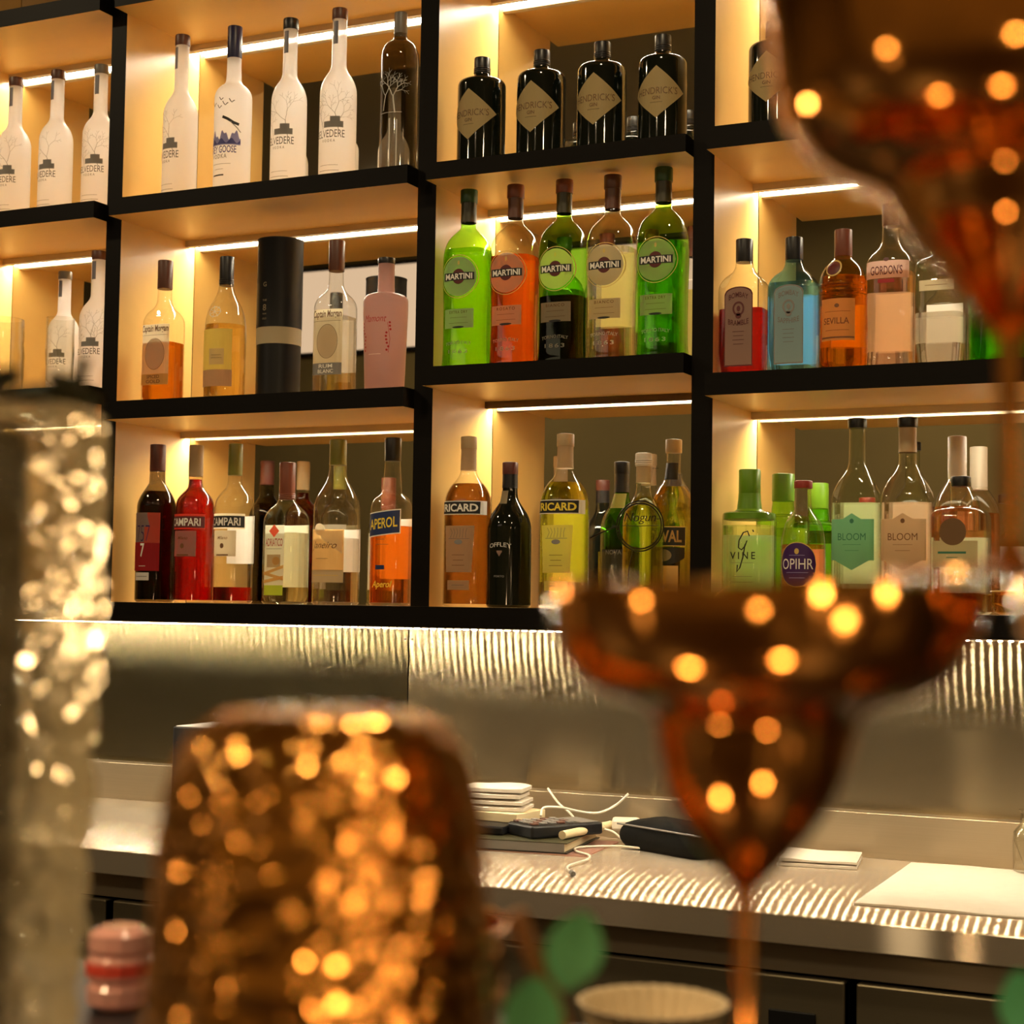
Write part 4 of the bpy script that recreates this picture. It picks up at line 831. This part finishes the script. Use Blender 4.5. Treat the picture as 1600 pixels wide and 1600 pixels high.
G_ = 'copper cocktail glasses on the bar'
copper_glass('copper_coupe', 'polished copper margarita glass standing at lower right, seen whole', 1168, .45, 915, LOW, None, drift=27, group=G_)
copper_glass('copper_coupe', 'copper margarita glass right of the whole one, beyond the photo edge', 1932, .45, 915, LOW, None, drift=0, group=G_)
UPP = [(20, 524), (42, 502), (88, 446), (130, 392), (164, 356), (186, 316), (210, 281), (262, 263), (304, 240), (342, 201), (364, 155), (376, 97), (386, 23), (390, -45)]
copper_glass('copper_coupe', 'copper margarita glass raised above the others, cut by the top right corner', 1578, .45, 915, UPP, 904, group=G_, neck=.0029, foot_r=.0345)

# domed hammered tumbler
def dimple(rows, cols, amp, seed=1):
    """irregular hammer marks: nearest of jittered centres around the wall"""
    jit = {}
    def cell(i, k):
        key = (i % cols, k)
        if key not in jit:
            q = random.Random(key[0]*7919+k*104729+seed); jit[key] = (q.uniform(.12, .88), q.uniform(.12, .88))
        return jit[key]
    def f(a, z, r):
        if r < .02: return 0
        u = a/(2*math.pi)*cols; v = z*rows; i0, k0 = int(math.floor(u)), int(math.floor(v)); best = 9
        for i in (i0-1, i0, i0+1):
            for k in (k0-1, k0, k0+1):
                x, y = cell(i, k); best = min(best, (i+x-u)**2+(k+y-v)**2)
        return -amp*max(0, 1-best*2.2)
    return f
s = .5/FPX; c = atd(508, 1112, .5); zz = lambda y: c.z-(y-1112)*s-ZB
pr = [(r*s, zz(y)) for r, y in ((274, 1870), (273, 1740), (271, 1600), (268, 1500), (263, 1400), (258, 1330), (250, 1262), (234, 1205), (214, 1165), (188, 1136), (158, 1121), (118, 1115), (60, 1112.5), (4, 1112))]
pr = [q for i, q in enumerate(chaikin(pr, 1))]
fine = []
for (r0, z0), (r1, z1) in zip(pr, pr[1:]):
    k = max(1, int(math.hypot(r1-r0, z1-z0)/.0011)); fine += [(r0+(r1-r0)*i/k, z0+(z1-z0)*i/k) for i in range(k)]
t = thing('copper_tumbler', 'large upturned hammered copper tumbler with domed top', 'tumbler', (c.x, c.y, ZB+.0006))
mb = MB(); mb.lathe([(r, z+.0012) for r, z in fine]+[pr[-1]], 200, fn=dimple(110, 37, .0019)); mb.build('tumbler_body', 'copper2', t, angle=80)
mb = MB(); mb.lathe([(pr[0][0]*.98, 0), (pr[0][0]+.0012, .0006), (pr[0][0]+.0015, .0022), (pr[0][0]+.0004, .0036)], 96, cap1=False); mb.build('rolled_rim', 'copper', t)
# low copper cup behind it
c = atd(560, 1440, .625); hh = c.z-ZB
t = thing('copper_cup', 'low open copper cup standing behind the domed tumbler', 'cup', (c.x, c.y, ZB+.0006))
o = [(.036, 0), (.046, .003), (.052, .015), (.055, .035), (.0555, hh-.003), (.0562, hh)]
fo = []
for (r0, z0), (r1, z1) in zip(o, o[1:]):
    k = max(1, int(math.hypot(r1-r0, z1-z0)/.0013)); fo += [(r0+(r1-r0)*i/k, z0+(z1-z0)*i/k) for i in range(k)]
tumbler_mesh(fo+[o[-1]], .0014, 160, dimple(90, 34, .0008)).build('cup_body', 'copper2', t, angle=70)

# tall crystal glass on the left
M['crystal'] = liquid('textured_crystal', (.99, .94, .80), 0, 1.45)
mt = M['crystal']; L = mt.node_tree.links.new; o = [n for n in mt.node_tree.nodes if n.type == 'OUTPUT_MATERIAL'][0]; b = o.inputs[0].links[0].from_node
tl = nd(mt, 'ShaderNodeBsdfTranslucent'); tl.inputs[0].default_value = (.95, .80, .5, 1); mx = nd(mt, 'ShaderNodeMixShader'); mx.inputs[0].default_value = .22
L(b.outputs[0], mx.inputs[1]); L(tl.outputs[0], mx.inputs[2]); L(mx.outputs[0], o.inputs[0])
M['drink'] = pbr('dark_drink', (.006, .005, .004), .3, spec=.2)
s = .62/FPX; c = atd(-42, 1100, .62); zq = lambda y: 1.2828-(y-941)*s-ZB
t = thing('crystal_glass', 'tall knobbly crystal glass with a dark drink at the left edge', 'glass', (c.x, c.y, ZB+.0006))
o = [(150*s, 0), (176*s, .004), (183*s, zq(1500)), (190*s, zq(1250)), (196*s, zq(1000)), (200*s, zq(780)), (198*s, zq(690)), (190*s, zq(655)), (170*s, zq(641))]
fo = []
for (r0, z0), (r1, z1) in zip(o, o[1:]):
    k = max(1, int(math.hypot(r1-r0, z1-z0)/.0016)); fo += [(r0+(r1-r0)*i/k, z0+(z1-z0)*i/k) for i in range(k)]
rnd = random.Random(5); ph = [rnd.uniform(0, 6.28) for _ in range(8)]
kn = lambda a, z, r: (.0024*math.sin(a*13+ph[0]+2*math.sin(z*70))*math.sin(z*210+ph[1]+math.sin(a*5))+0.0012*math.sin(a*29+ph[2])*math.sin(z*420+ph[3])) if .004 < z < zq(660) else 0
mb = MB(); dm = dimple(70, 20, .0035, 9); mb.lathe(fo+[o[-1]], 160, fn=lambda a, z, r: (dm(a, z, r)+kn(a, z, r)*.3) if .004 < z < zq(660) else 0); mb.build('glass_body', 'crystal', t, angle=80)
mb = MB(); mb.lathe([(.006, .012), (.014, .016), (.016, .10), (.017, zq(690)), (.010, zq(670))], 40); mb.build('drink', 'drink', t)
def leaf_mb(ln, wd, curl=.3, n=9):
    mb = MB(); top = []; 
    for i in range(n+1):
        a = i/n; w_ = wd*math.sin(math.pi*min(1, a*.96+.02))**.75
        for j in (-1, -.5, 0, .5, 1): top.append((j*w_, a*ln, curl*ln*a*a+.12*abs(j)*w_-.0003*(1-abs(j))))
    fs = [(i*5+j, i*5+j+1, (i+1)*5+j+1, (i+1)*5+j) for i in range(n) for j in range(4)]
    q = len(top); mb.add(top, fs); mb.add([(x, y, z-.0005) for x, y, z in top], [tuple(reversed(f)) for f in fs]); return mb
def place_leaf(parent, p, ln, wd, yaw, pitch, roll, mt, curl=.3):
    o = leaf_mb(ln, wd, curl).build('leaf', mt, parent, angle=80); o.location = p; o.rotation_euler = (pitch, roll, yaw); return o
g = thing('herb_garnish', 'dark leafy garnish crowning the tall crystal glass', 'garnish', (c.x, c.y, ZB+zq(641)+.0016))
rnd = random.Random(11)
for k in range(44):
    a = rnd.uniform(0, 6.28); q = rnd.uniform(.0, .034)
    place_leaf(g, (q*math.cos(a), q*math.sin(a), rnd.uniform(.0, .006)), rnd.uniform(.016, .026), rnd.uniform(.006, .010), a-math.pi/2+rnd.uniform(-.8, .8), rnd.uniform(-.12, .3), rnd.uniform(-.4, .4), 'darkleaf', rnd.uniform(-.15, .1))
mb = MB(); e0 = RX*.036; mb.tube([(e0.x*.7, e0.y*.7, .002), (e0.x*.98, e0.y*.98, .010), (e0.x*1.05, e0.y*1.05, .018)], .0022, 8); mb.build('stalk', 'darkleaf', g)

# mint sprigs
def sprig(label, stem_px, d, leaves):
    b = atd(*stem_px[-1], d); g = thing('mint_sprig', label, 'garnish', (b.x, b.y, ZB+.001)); L = [atd(x, y, d)-g.location for x, y in stem_px]
    L.append(Vector((L[-1].x+.012*Rt.x, L[-1].y+.012*Rt.y, .004)))
    mb = MB(); mb.tube(catmull(L), .0036, 10); mb.build('stem', 'twig', g)
    for x, y, dd, ln, wd, ang in leaves:
        # a leaf blade facing the drinker, tip turned by ang in its own plane
        p = atd(x, y, dd)-g.location; o = leaf_mb(ln, wd, .15).build('leaf', 'leaf', g, angle=80)
        X = (Rt*math.cos(ang)+Vector((0, 0, 1))*math.sin(ang)); Yv = (-Rt*math.sin(ang)+Vector((0, 0, 1))*math.cos(ang)); Zv = X.cross(Yv)
        mm = Matrix((X, Yv, Zv)).transposed().to_4x4(); mm.translation = p-Yv*ln*.5; o.matrix_local = mm
sprig('green mint sprig on a brown stalk beside the domed tumbler', [(806, 1425), (828, 1480), (856, 1545), (884, 1620)], .56, [(897, 1484, .555, .027, .0096, -.25), (832, 1590, .55, .028, .0100, -.1)])
sprig('green mint leaf at the lower right corner', [(1660, 1500), (1668, 1560), (1680, 1640)], .6, [(1600, 1570, .595, .026, .0098, .3)])
# pink jar and ribbed bowl on the ledge
c = atd(187, 1512, 1.0)
t = thing('crystal_jar', 'small pink and red faceted glass jar between crystal glass and tumbler', 'jar', (c.x, c.y, ZL+.0005))
mb = MB(); mb.lathe([(.015, 0), (.019, .003), (.0195, .012), (.017, .015), (.0195, .018), (.0195, .028), (.017, .031), (.019, .034), (.0185, .043), (.012, .047)], 14); mb.build('jar_body', 'pinkplastic', t, angle=20)
mb = MB(); mb.lathe([(.0198, .020), (.0200, .0205), (.0200, .0265), (.0198, .027)], 14, cap0=False, cap1=False); mb.build('red_band', 'P_coral', t, angle=20)
c = atd(1020, 1566, .9)
t = thing('pleated_bowl', 'pale pleated bowl at the bottom beside the copper stem', 'bowl', (c.x, c.y, ZL+.0005)); hh = c.z-ZL
tumbler_mesh([(.022, 0), (.027, .002), (.033, hh*.5), (.038, hh*.92), (.0405, hh)], .0015, 144, lambda a, z, r: .0011*math.sin(a*30)).build('bowl_body', 'ribbed', t, angle=60)
